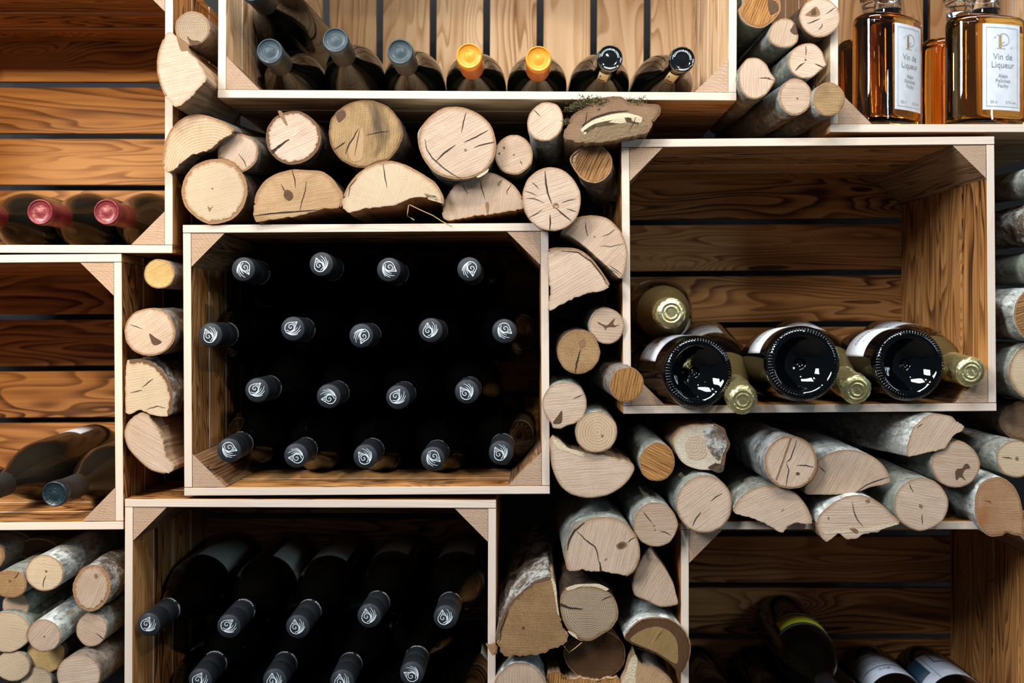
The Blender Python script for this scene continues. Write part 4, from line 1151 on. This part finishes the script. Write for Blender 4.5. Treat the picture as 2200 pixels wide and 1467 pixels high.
def cyl_patch(mb, r, a0, a1, z0, z1, mat=0, n=24, th=0.00025):
    b0 = len(mb.v)
    for i in range(n + 1):
        a = a0 + (a1 - a0) * i / n
        for rr, z in ((r, z0), (r, z1), (r + th, z0), (r + th, z1)):
            mb.v.append((rr * math.cos(a), rr * math.sin(a), z))
    for i in range(n):
        q = b0 + 4 * i
        mb.face((q + 2, q + 6, q + 7, q + 3), mat, None, True)
        mb.face((q + 3, q + 7, q + 5, q + 1), mat)
        mb.face((q, q + 4, q + 6, q + 2), mat)
    mb.face((b0, b0 + 2, b0 + 3, b0 + 1), mat)
    q = b0 + 4 * n
    mb.face((q, q + 1, q + 3, q + 2), mat)


TPL = {}


def template(kind, parts):
    """parts: [(name, MB, mats, label or None)] -> shared meshes"""
    out = []
    for nm, mb, mats, lb in parts:
        o = mb.build(nm, mats)
        me = o.data
        bpy.data.objects.remove(o)
        out.append((nm, me, lb))
    TPL[kind] = out


NAMES = {}


def place(kind, label, base, cap, roll=0, group=None, cat='wine bottle', name='wine_bottle', up=(0, 0, 1)):
    z = (cap - base).normalized()
    y = (Vector(up) - z * z.dot(Vector(up))).normalized()
    x = y.cross(z)
    R = Matrix((x, y, z)).transposed().to_4x4()
    e = empty(name, base, label, cat, group)
    e.matrix_world = Matrix.Translation(base) @ R
    if roll: e.matrix_world = e.matrix_world @ Matrix.Rotation(math.radians(roll), 4, 'Z')
    for nm, me, lb in TPL[kind]:
        o = bpy.data.objects.new(nm, me)
        COL.objects.link(o)
        o.parent = e
        if lb: o['label'] = lb
    return e


LB = 0.297      # length of a wine bottle to its cap
BURG = smooth_prof([(0.0, 0.028), (0.012, 0.024), (0.026, 0.006), (0.033, 0.0), (0.0378, 0.001), (0.0404, 0.007), (0.0404, 0.04), (0.0404, 0.135),
                    (0.0385, 0.160), (0.031, 0.186), (0.0215, 0.210), (0.0162, 0.228), (0.0143, 0.245), (0.0138, 0.270), (0.0138, 0.290), (0.0, 0.290)], (3, 6, 7, 13, 14))
SCREW = [(0.0142, 0.2365), (0.0150, 0.2370), (0.0151, 0.2440), (0.0149, 0.2445), (0.0149, 0.2500), (0.0151, 0.2505), (0.0151, 0.2680), (0.0148, 0.2684), (0.0148, 0.2700),
         (0.0151, 0.2704), (0.0151, 0.2900), (0.0149, 0.2945), (0.0142, 0.2966)]


def body_mb(seg=56): return lathe(BURG, seg)


def screw_parts(label=None):
    ps = [('glass_body', body_mb(), [M['glass']], None)]
    ps.append(('screwcap', lathe(SCREW + [(0.0140, 0.2969), (0.0, 0.2969)], 48, mats_by=[0] * len(SCREW) + [1, 1]), [M['cap_black'], M['cap_face']], None))
    ps.append(('cap_emblem', swirl_logo(0.0132, 0.29715), [M['print_white']], None))
    t = MB()
    text_on(t, 'DOMAINE LA COLOMBE · PACCOT ·', 0.0056, cyl_fn(0.01528, 0.2392, 0), 0)
    k = 29 * 0.0042
    ps.append(('cap_lettering', t, [M['print_white']], None))
    if label:
        t = MB()
        cyl_patch(t, 0.0405, math.radians(52), math.radians(128), 0.035, 0.130)
        ps.append(('paper_label', t, [M['paper_grey']], None))
    return ps


template('screw', screw_parts())
template('screw_label', screw_parts(True))


def capsule_parts(side, face, emboss=True, glass='glass', text=None, strip=False):
    prof = [(0.0144, 0.232), (0.0150, 0.233), (0.0146, 0.262), (0.0146, 0.2795), (0.0156, 0.2815), (0.0158, 0.2925), (0.0152, 0.2962), (0.0141, 0.2968), (0.0131, 0.2955), (0.0128, 0.2952),
            (0.0060, 0.2953), (0.0035, 0.2959), (0.0, 0.2960)]
    nb = [0] * 4 + [1] * 8
    ps = [('glass_body', body_mb(), [M[glass]], None), ('capsule', lathe(prof, 48, mats_by=nb), [M[side], M[face]], None)]
    t = MB()
    if emboss:
        for r in (0.0112, 0.0062):
            ribbon(t, [(r * math.cos(a), r * math.sin(a)) for a in [2 * math.pi * i / 40 for i in range(41)]], 0.0004, 0.2956, taper=False)
        rr = random.Random(4)
        for i in range(16):
            a = rr.uniform(0, 6.28); r = rr.uniform(.001, .010)
            c = (r * math.cos(a), r * math.sin(a)); s = rr.uniform(.0006, .0016)
            ribbon(t, [(c[0] + s * math.cos(u), c[1] + s * math.sin(u)) for u in [rr.uniform(0, 2) + k * .5 for k in range(7)]], 0.00035, 0.2958)
        ps.append(('capsule_relief', t, [M[face]], None))
    if text:
        t = MB()
        for wd, a0 in text:
            # along the rim, letter tops outward
            def fn(x, y, a0=a0):
                a = a0 - x / 0.0092
                r = 0.0092 + y
                return (r * math.cos(a), r * math.sin(a), 0.2961)
            text_on(t, wd, 0.0034, fn)
        ps.append(('capsule_lettering', t, [M['print_white']], None))
    if strip:
        t = MB()
        cyl_patch(t, 0.0153, math.radians(-125), math.radians(-75), 0.232, 0.276, 0, 10, .0003)
        cyl_patch(t, 0.0157, math.radians(-121), math.radians(-79), 0.234, 0.275, 1, 10, .0002)
        cyl_patch(t, 0.0160, math.radians(-116), math.radians(-86), 0.238, 0.243, 2, 10, .0002)
        cyl_patch(t, 0.0160, math.radians(-116), math.radians(-110), 0.255, 0.262, 2, 3, .0002)
        ps.append(('revenue_strip', t, [M['ink_gold'], M['stamp'], M['ink']], 'beige and gold paper strip'))
    return ps


template('slate', capsule_parts('cap_slate_side', 'cap_slate'))
template('orange', capsule_parts('cap_orange_side', 'cap_orange'))
template('gloss', capsule_parts('cap_gloss', 'cap_gloss', False, text=(('GIOVANNI', math.radians(128)), ('ROSSO', math.radians(42))), strip=True))
template('red', capsule_parts('cap_red', 'cap_red', glass='glass_dusty'))
template('teal', capsule_parts('cap_slate_side', 'cap_teal', glass='glass_dusty'))
tp = capsule_parts('cap_slate_side', 'cap_teal', glass='glass_dusty')
t = MB()
cyl_patch(t, 0.0405, math.radians(55), math.radians(140), 0.022, 0.075)
text_on(t, 'Pinot Noir', 0.007, cyl_fn(0.0415, 0.045, math.radians(97)), 1)
tp.append(('paper_label', t, [M['paper_white'], M['ink_grey']], None))
template('teal_label', tp)


def XZ(x, z, y): return Vector((x, y, z))


GA = 'bottles with swirl-marked black screwcaps in the middle crate'
zf = P(0, 1063).z + TH     # floor of the middle crate
xl = P(394, 0).x + TH; xr = P(1180, 0).x - TH
R_ = 0.0412
five = [xl + R_ + 0.001 + i * ((xr - xl - 2 * R_ - 0.002) / 4) for i in range(5)]
four = [(five[i] + five[i + 1]) / 2 for i in range(4)]
rowh = 0.0713
rows = [(five, zf + R_, [(492, 967, -110), (636, 978, 90), (785, 980, 40), (930, 985, -130), (1076, 972, 30)]),
        (four, zf + R_ + rowh, [(552, 838, -45), (706, 851, 95), (855, 853, -30), (1003, 841, 38)]),
        (five, zf + R_ + 2 * rowh, [(452, 719, 25), (629, 706, -50), (776, 721, 160), (925, 709, 5), (1083, 711, -125)]),
        (four, zf + R_ + 3 * rowh, [(522, 578, -150), (690, 567, 22), (835, 579, -120), (1008, 578, -170)])]
rn = ['bottom row of five', 'lower middle row of four', 'upper middle row of five', 'top row of four']
on = {5: ['leftmost', 'second from left', 'middle one', 'second from right', 'rightmost'], 4: ['leftmost', 'second from left', 'third from left', 'rightmost']}
rr = random.Random(2)
yc0 = 0.0
for ri, (xs, z, caps) in enumerate(rows):
    for i, (x, c) in enumerate(zip(xs, caps)):
        yb = 0.297
        corner = ri == 0 and i in (0, 4)
        near = ri == 1 and i in (0, 3)
        base = Vector((x + (0.0012 if i == 0 else -0.0012) * corner + (0.004 if i == 0 else -0.004) * near, yb, z + 0.0115 * corner + 0.003 * near))
        cp = P(c[0], c[1] , 0.0) if ri else P(c[0], c[1], 0.0)
        d = cp - base
        cp = base + d.normalized() * LB
        e = place('screw', 'black swirl-capped bottle, %s of the %s, middle crate' % (on[len(xs)][i], rn[ri]), base, cp, c[2], GA)

# lower left crate
GC = 'labelled bottles with black screwcaps in the lower crate'
cx0 = P(267, 0).x + TH; cz0 = P(0, 1655).z + TH; cx1 = P(1065, 0).x - TH
topc = [(318, 1343, -28), (491, 1346, -50), (639, 1347, 2), (793, 1323, 8), (957, 1326, 6)]
fiveC = [cx0 + R_ + 0.001 + i * ((cx1 - cx0 - 2 * R_ - .002) / 4) for i in range(5)]
fourC = [(fiveC[i] + fiveC[i + 1]) / 2 for i in range(4)]
for i, c in enumerate(topc):
    base = Vector((fiveC[i] + (0.004 if i == 0 else 0), 0.297, cz0 + R_ + 2 * rowh))
    cp = P(c[0], c[1], 0.0)
    cp = base + (cp - base).normalized() * LB
    place('screw_label', 'black swirl-capped bottle, %s in the upper row of the lower crate' % on[5][i], base, cp, c[2], GC)
for i, c in enumerate([(430, 1462, -30), (590, 1462, 0), (735, 1464, 0), (885, 1447, 62)]):
    base = Vector((fourC[i] + {0: 0.004, 3: -0.004}.get(i, 0), 0.297, cz0 + R_ + rowh + (0.004 if i in (0, 3) else 0.001)))
    cp = P(c[0], c[1], 0.0)
    cp = base + (cp - base).normalized() * LB
    place('screw_label', 'black-capped bottle, %s in the second row, cut by the bottom edge' % on[4][i], base, cp, c[2], GC)
for i in range(5):
    base = Vector((fiveC[i], 0.297, cz0 + R_ + (0.0105 if i in (0, 4) else 0)))
    place('screw_label', 'black-capped bottle on the lower crate floor, %s of five' % on[5][i], base, base + Vector((0, -LB, 0)), i * 70, GC)

# wide top crate: seven necks and one bottle lying above
GE = 'bottles lying necks forward in the wide top crate'
ezf = P(0, 213, -.004).z + TH + 0.001
def tilt_z(px): return ezf + (0.0022 - (px - 469) * 0.0042 / 1115)
Eb = [(679, 'slate', (580, 111), 0, 'leftmost bottle with a blue-grey capsule, against the left side of the wide top crate'),
      (797, 'slate', (721, 87), 30, 'bottle with the highest blue-grey capsule, second from left in the wide top crate'),
      (915, 'slate', (860, 112), 10, 'bottle with a dark slate capsule, left of the two orange ones'),
      (1034, 'orange', (1008, 121), 0, 'left one of the two bottles with orange capsules'),
      (1151, 'orange', (1157, 127), -25, 'right one of the two bottles with orange capsules'),
      (1269, 'gloss', (1310, 125), -8, 'bottle with a glossy black lettered capsule, right beside the orange ones'),
      (1388, 'gloss', (1465, 128), -14, 'rightmost bottle with a glossy black lettered capsule, in the wide top crate')]
for bx_, kd, cpx, roll, lb in Eb:
    b = P(bx_, 0, 0.294); b.z = tilt_z(bx_) + 0.0415
    cp = P(cpx[0], cpx[1], 0.0)
    cp = b + (cp - b).normalized() * LB
    place(kd, lb, b, cp, roll, GE)
b = P(670, 0, 0.292); b.z = ezf + 0.0415 + 0.082
cp = P(536, -28, -0.01); cp = b + (cp - b).normalized() * LB
place('slate', 'dark bottle lying on top of the leftmost ones in the wide top crate', b, cp, 0, GE)

# top left crate
GF = 'bottles with burgundy capsules in the top left crate'
fz = P(0, 543).z + TH + .0008
for (cx_, cy_, lb) in [(-58, 461, 'bottle just outside the left edge whose body shows at the lower left'), (4, 0, None), (85, 455, 'middle bottle with a burgundy capsule in the top left crate'), (228, 455, 'rightmost bottle with a burgundy capsule in the top left crate')]:
    if lb is None or cx_ < -50: continue
    cp = P(cx_, cy_, 0.0)
    b = Vector((cp.x - 0.001, cp.y + 0.297, fz + 0.0415))
    place('red', lb, b, b + (cp - b).normalized() * LB, 0, GF)
cp = P(-56, 457, 0.0)
cp = P(-59, 457, 0.0); b = Vector((cp.x - 0.001, 0.297, fz + 0.0415))
place('red', 'bottle with a burgundy capsule cut off by the left picture edge', b, b + (cp - b).normalized() * LB, 0, GF)
cp = P(370 - 5, 457, 0.0)

# left middle crate
gz = P(0, 1140).z + TH + .001
GG = 'dark bottles lying in the left middle crate'
b = P(328, 0, .296); b.z = gz + .0415
cp = P(112, 1063, -.005)
place('teal', 'bottle with a blue-black embossed capsule lying in the left middle crate', b, b + (cp - b).normalized() * LB, 20, GG)
b = P(208, 0, .296); b.z = gz + .052
cp = P(-52, 1062, 0.0)
place('teal_label', 'white-labelled bottle lying behind the embossed-capsule bottle, neck outside the left edge', b, b + (cp - b).normalized() * LB, 12, GG)

# bottom right crate
dz = P(0, 1702).z + TH + .0008
GD = 'bottles lying in the bottom right crate'
tp = [('glass_body', body_mb(), [M['glass']], None), ('capsule', lathe([(0.0144, 0.232), (0.0150, 0.233), (0.0150, 0.295), (0.0, 0.2965)], 40), [M['cap_gloss']], None)]
template('plain', tp)
t = MB()
cyl_patch(t, .0405, math.radians(-6), math.radians(152), .088, .146 - .012, 1)
cyl_patch(t, .0414, math.radians(6), math.radians(144), .096, .126, 0)
cyl_patch(t, .0413, math.radians(-4), math.radians(150), .0905, .0913, 2)
cyl_patch(t, .0413, math.radians(-4), math.radians(150), .1305, .1313, 2)
template('yellow', tp + [('paper_label', t, [M['yellow'], M['ink'], M['ink_grey']], 'black label with a yellow band')])
t = MB()
cyl_patch(t, .0405, math.radians(30), math.radians(150), .045, .135, 0)
for z0 in (.058, .102): cyl_patch(t, .04135, math.radians(32), math.radians(148), z0, z0 + .0009, 1)
text_on(t, 'MORTENSEN', .0085, cyl_fn(.0416, .078, math.radians(92)), 2)
text_on(t, 'Grand Vin', .0060, cyl_fn(.0416, .090, math.radians(92)), 2)
text_on(t, 'Art', .0115, cyl_fn(.0416, .111, math.radians(92)), 2)
template('ruled', tp + [('paper_label', t, [M['paper_blue'], M['ink'], M['ink_grey']], None)])
t = MB()
cyl_patch(t, .0405, math.radians(35), math.radians(150), .050, .140, 0)
cyl_patch(t, .0414, math.radians(118), math.radians(148), .052, .112, 2)
for a0 in (110, 66): cyl_patch(t, .04135, math.radians(a0), math.radians(a0 + 1.5), .052, .138, 1, 3)
cyl_patch(t, .0416, math.radians(64), math.radians(96), .085, .0862, 3); cyl_patch(t, .0416, math.radians(64), math.radians(96), .052, .0532, 3)
cyl_patch(t, .0416, math.radians(95), math.radians(97), .052, .0862, 3, 3)
template('blue', tp + [('paper_label', t, [M['paper_blue'], M['ink_grey'], M['navy'], M['ink']], None)])
for bx_, kd, roll, lb in ((1497, 'plain', 0, 'unlabelled dark bottle lying against the left side of the bottom right crate'), (1617, 'plain', 0, 'unlabelled dark bottle directly under the yellow-labelled one'),
                    (1737, 'plain', 0, 'dark bottle between the unlabelled ones and the pale ruled label'), (1858, 'ruled', 10, 'bottle with a pale label ruled by thin black lines'),
                    (1974, 'blue', 8, 'bottle with a pale and navy label, rightmost in the bottom right crate')):
    b = P(bx_, 0, .297); b.z = dz + .0415
    place(kd, lb, b, b + Vector((0, -LB, 0)), roll, GD)
b = P(1678, 0, .296); b.z = dz + .0415 + .0755
cp = P(1800, 1512, 0.0)
place('yellow', 'bottle with a yellow banded label lying atop the others, bottom right crate', b, b + (cp - b).normalized() * LB, -8, GD)

# ---- champagne
CH = smooth_prof([(0.0, 0.0225), (0.0040, 0.0212), (0.0068, 0.0178), (0.0095, 0.0170), (0.0180, 0.0135), (0.0260, 0.0075), (0.0320, 0.0018), (0.0345, 0.0), (0.0375, 0.0004), (0.0415, 0.0035), (0.0437, 0.009), (0.044, 0.016), (0.044, 0.125),
                  (0.0425, 0.150), (0.0365, 0.180), (0.0275, 0.208), (0.0205, 0.232), (0.0168, 0.255), (0.0155, 0.285), (0.0, 0.286)], (11, 12, 18))
ch = lathe(CH, 96)
# knurled ring around the resting edge
kn = MB()
for i in range(72):
    a = 2 * math.pi * i / 72
    for (r0, z0, r1, z1) in ((0.0350, -.0012, 0.0418, .0020),):
        da = 0.026
        b0 = len(kn.v)
        for r, z, s in ((r0, z0 + .0006, 0.8), (0.0382, -.0016, 1.0), (r1, z1, 0.9)):
            for sg_, dz_ in ((-1, .0018), (0, 0), (1, .0018)):
                kn.v.append((r * math.cos(a + sg_ * da * s), r * math.sin(a + sg_ * da * s), z + dz_))
        for q in range(2):
            for c_ in range(2):
                v0 = b0 + q * 3 + c_
                kn.face((v0, v0 + 3, v0 + 4, v0 + 1), 0, None, True)
rr = random.Random(6)


def crumple(r, z, a):
    if r < .003: return r
    amp = .0012 if z > .262 else .0007
    return r + amp * noise.noise(Vector((math.cos(a) * 2.2, math.sin(a) * 2.2, z * 90))) + amp * .7 * noise.noise(Vector((math.cos(a) * 7, math.sin(a) * 7, z * 240)))


foil2 = [(0.0345, 0.192), (0.0305, 0.204), (0.0243, 0.224), (0.0190, 0.247), (0.0180, 0.254)]
foil = [(0.0186, 0.252), (0.0184, 0.254), (0.0178, 0.256), (0.0172, 0.262), (0.0185, 0.266), (0.0180, 0.272), (0.0175, 0.280), (0.0182, 0.290), (0.0182, 0.300), (0.0176, 0.3055), (0.0160, 0.3075)]
fo = lathe(smooth_prof(foil, ()), 72, wob=crumple)
fd = [(0.0162, 0.3070), (0.0155, .3084), (0.0128, 0.3086), (0.0122, 0.3092), (0.0112, 0.3092), (0.0106, 0.3086), (0.0085, .3086), (0.0079, .3092), (0.0070, .3092), (0.0064, .3086), (0.0045, .3086), (0.0, .3088)]
M['ink_white2'] = M['print_white']


def champ_parts(white):
    t = MB()
    cyl_patch(t, .0441, math.radians(58), math.radians(150), .040, .105, 0)
    text_on(t, 'CHATEAU', .0085, cyl_fn(.04465, .078, math.radians(102)), 1)
    text_on(t, 'Brut Millesime', .0048, cyl_fn(.04465, .060, math.radians(102)), 2)
    t2 = MB()
    cyl_patch(t2, .0441, math.radians(228), math.radians(292), .030, .080, 0)
    cyl_patch(t2, .0445, math.radians(232), math.radians(262), .036, .040, 1)
    return [('neck_foil', lathe(smooth_prof(foil2), 48), [M['gold_dull']], 'dull gold collar'), ('glass_body', ch, [M['glass_champ']], None), ('base_knurling', kn, [M['glass_champ']], None), ('foil', fo, [M['gold']], 'crumpled gold foil'),
            ('foil_disc', lathe(fd, 48), [M['gold']], None), ('paper_label', t, [M['paper_white'], M['ink'], M['ink_grey']], None), ('back_label', t2, [M['paper_white'], M['ink_grey']], None)]


template('champ', champ_parts(1))
GB = 'champagne bottles in the large right crate'
bz = P(0, 886).z + TH
LC = 0.3092


def champ(label, b, c, roll=0, front='base'):
    d = (c - b).normalized()
    place('champ', label, b, b + d * LC, roll, GB, 'champagne bottle', 'champagne_bottle')


# glass bases turned outward
b = P(1503, 800, -.016); c = P(1345, 782, .29)
champ('champagne bottle with its glass base outward, left one of three', b, c, -42)
b = P(1727, 783, -.075); b = P(1727, 781, -.060); c = P(1606, 778, .25)
champ('champagne bottle with the largest glass base, middle one of three', b, c, -42)
b = P(1957, 783, -.018); c = P(1775, 775, .29)
champ('champagne bottle with its glass base outward, right one of three', b, c, -46)
# gold necks forward
c = P(1597, 861, -.035); b = P(1512, 750, .272)
champ('champagne bottle whose gold neck droops over the edge, left of the largest base', b, c, 20)
c = P(1838, 835, -.012); b = P(1704, 747, .287)
champ('champagne bottle whose gold neck shows between the two right glass bases', b, c, 8)
c = P(2076, 796, -.005); b = P(1897, 750, .289)
champ('champagne bottle whose gold neck shows at the far right of the large right crate', b, c, 5)
c = P(1441, 672, -.018); b = P(1402, 668, .283)
champ('champagne bottle lying on top, gold neck against the left side of the large right crate', b, c, 190)

# ---- amber liqueur bottles
def clear(name, col, rough=0.0, ior=1.45):
    m, nt, b = nodes(name)
    b.inputs['Base Color'].default_value = (*col, 1)
    b.inputs['Roughness'].default_value = rough
    b.inputs['Transmission Weight'].default_value = 1.0
    b.inputs['IOR'].default_value = ior
    return m


M['clear'] = clear('clear glass', (0.96, 0.97, 0.97))
M['amber'] = clear('amber liqueur', (0.93, 0.46, 0.085), 0.0, 1.36)


def oval(prof, a_, b_, seg=64, pw=2.3):
    """superellipse cross-section scaled by profile factor"""
    mb = MB()
    for (f, z) in prof:
        for k in range(seg):
            t = 2 * math.pi * k / seg
            c, s = math.cos(t), math.sin(t)
            x = math.copysign(abs(c) ** (2 / pw), c) * max(0.0, a_ - f); y = math.copysign(abs(s) ** (2 / pw), s) * max(0.0, b_ - f)
            mb.v.append((x, y, z))
    n = len(prof)
    for i in range(n - 1):
        for k in range(seg):
            j = (k + 1) % seg
            mb.face((i * seg + k, i * seg + j, (i + 1) * seg + j, (i + 1) * seg + k), 0, None, True)
    mb.face([k for k in range(seg)][::-1]); mb.face([(n - 1) * seg + k for k in range(seg)])
    return mb


A_, B_ = 0.052, 0.031
Hh = 0.137
outer = oval(smooth_prof([(0.006, 0.0), (0.0015, 0.001), (0.0, 0.004), (0.0, 0.06), (0.0, Hh - .010), (0.0012, Hh - .005), (0.005, Hh - .0012), (0.013, Hh)], (2, 4)), A_, B_)
liq = oval([(0.008, 0.0085), (0.0035, 0.010), (0.0028, 0.014), (0.0028, Hh - .012), (0.004, Hh - .008), (0.007, Hh - .0052)], A_, B_)
neck = lathe([(0.0158, Hh - .0004), (0.0160, Hh + .006), (0.0160, Hh + .045), (0.0175, Hh + .046), (0.0175, Hh + .052), (0.012, Hh + .053)], 40)
stop = lathe([(0.0162, Hh + .0535), (0.0195, Hh + .055), (0.0195, Hh + .075), (0.017, Hh + .078), (0.0, Hh + .078)], 40)
ringm = lathe([(0.01615, Hh + .0095), (0.0165, Hh + .010), (0.0165, Hh + .0108), (0.01615, Hh + .0113)], 40)


def oval_fn(z0, x0=0.0, sgn=-1):
    """flat label coordinates onto the broad front (local -y side)"""
    def fn(x, y, off=0.0):
        X = x0 + x
        u = min(0.999, abs(X) / A_)
        Y = -(B_ + 0.0004 + off) * (1 - u ** 2.3) ** (1 / 2.3) - 0.0003 - off
        return (X, Y, z0 + y)
    return fn


def liqueur_parts():
    fn = oval_fn(0.0)
    t = MB()
    def patch(x0, x1, z0, z1, mat, off, n=14):
        b0 = len(t.v)
        for i in range(n + 1):
            x = x0 + (x1 - x0) * i / n
            t.v.append(fn(x, z0, off)); t.v.append(fn(x, z1, off))
        for i in range(n):
            q = b0 + 2 * i
            t.face((q, q + 2, q + 3, q + 1), mat, None, True)
    lw, z0, z1 = .0262, .018, .1225
    patch(-lw, lw, z0, z1, 0, 0)
    e = .0042; th = .00045
    for (xa, xb, za, zb) in ((-lw + e, lw - e, z0 + e, z0 + e + th), (-lw + e, lw - e, z1 - e - th, z1 - e), (-lw + e, -lw + e + th, z0 + e, z1 - e), (lw - e - th, lw - e, z0 + e, z1 - e)):
        patch(xa, xb, za, zb, 1, .0002)
    # big initial: stem, serifs and curling bowl
    patch(-.0050, -.0022, .0935, .1085, 3, .0002)
    patch(-.0058, -.0053, .0935, .1085, 1, .0002)
    patch(-.0090, .0030, .0925, .0930, 3, .0002)
    patch(-.0085, -.001, .1088, .1093, 1, .0002)
    def arc(cx, cz, r0, r1, a0, a1, w):
        n = 24; b0 = len(t.v)
        for i in range(n + 1):
            u = i / n; a = math.radians(a0 + (a1 - a0) * u); r = r0 + (r1 - r0) * u
            for s in (-w / 2, w / 2): t.v.append(fn(cx + (r + s) * math.cos(a), cz + (r + s) * math.sin(a), .0002))
        for i in range(n):
            q = b0 + 2 * i; t.face((q, q + 1, q + 3, q + 2), 1)
    arc(.0015, .1030, .0085, .0058, 125, -95, .0006)
    arc(.0012, .0985, .0032, .0018, -80, -300, .0006)
    for x_, z_ in ((-.0130, .1045), (-.0112, .1045), (.0105, .0930), (.0123, .0930)):
        b0 = len(t.v)
        for a_, c_ in ((0, 0), (.0005, 0), (.0019, .0030), (.0014, .0030)): t.v.append(fn(x_ + a_, z_ + c_, .0002))
        t.face((b0, b0 + 1, b0 + 2, b0 + 3), 1)
    for s, size, zz, mt, xx in (('Vin de', .0105, .0795, 2, 0), ('Liqueur', .0105, .0695, 2, 0), ('Alain', .0066, .0575, 2, 0), ('Pelichet', .0066, .0515, 2, 0), ('Féchy', .0066, .0455, 2, 0),
                            ('50 cl', .0048, .0262, 2, -.0125), ('21% vol.', .0048, .0262, 2, .0115)):
        text_on(t, s, size, lambda x, y, zz=zz, xx=xx: fn(xx + x, zz + y, .0002), mt)
    return [('glass_body', outer, [M['clear']], None), ('liqueur', liq, [M['amber']], 'amber liquid'), ('neck', neck, [M['clear']], None), ('neck_ring', ringm, [M['ink']], None), ('stopper', stop, [M['clear']], None),
            ('paper_label', t, [M['paper_white'], M['ink_grey'], M['ink_grey'], M['ink_gold']], 'white label with grey and gold lettering')]


template('liqueur', liqueur_parts())
hz = P(0, 284).z + TH + .0008
GH = 'amber liqueur bottles in the top right crate'


def liq_b(label, px, y, turn):
    b = P(px, 0, y); b.z = hz
    e = empty('liqueur_bottle', b, label, 'liqueur bottle', GH)
    e.rotation_euler = (0, 0, math.radians(turn))
    for nm, me, lb in TPL['liqueur']:
        o = bpy.data.objects.new(nm, me); COL.objects.link(o); o.parent = e
        if lb: o['label'] = lb


liq_b('amber liqueur bottle with its white label turned to the right, beside the corner post', 1907, .040, 36)
liq_b('amber liqueur bottle with its white label facing forward, at the right picture edge', 2118, .040, 14)
liq_b('amber liqueur bottle standing behind, seen between the two front ones', 2060, .145, 10)
liq_b('amber liqueur bottle at the back left of its crate, nearly hidden', 1880, .150, 12)
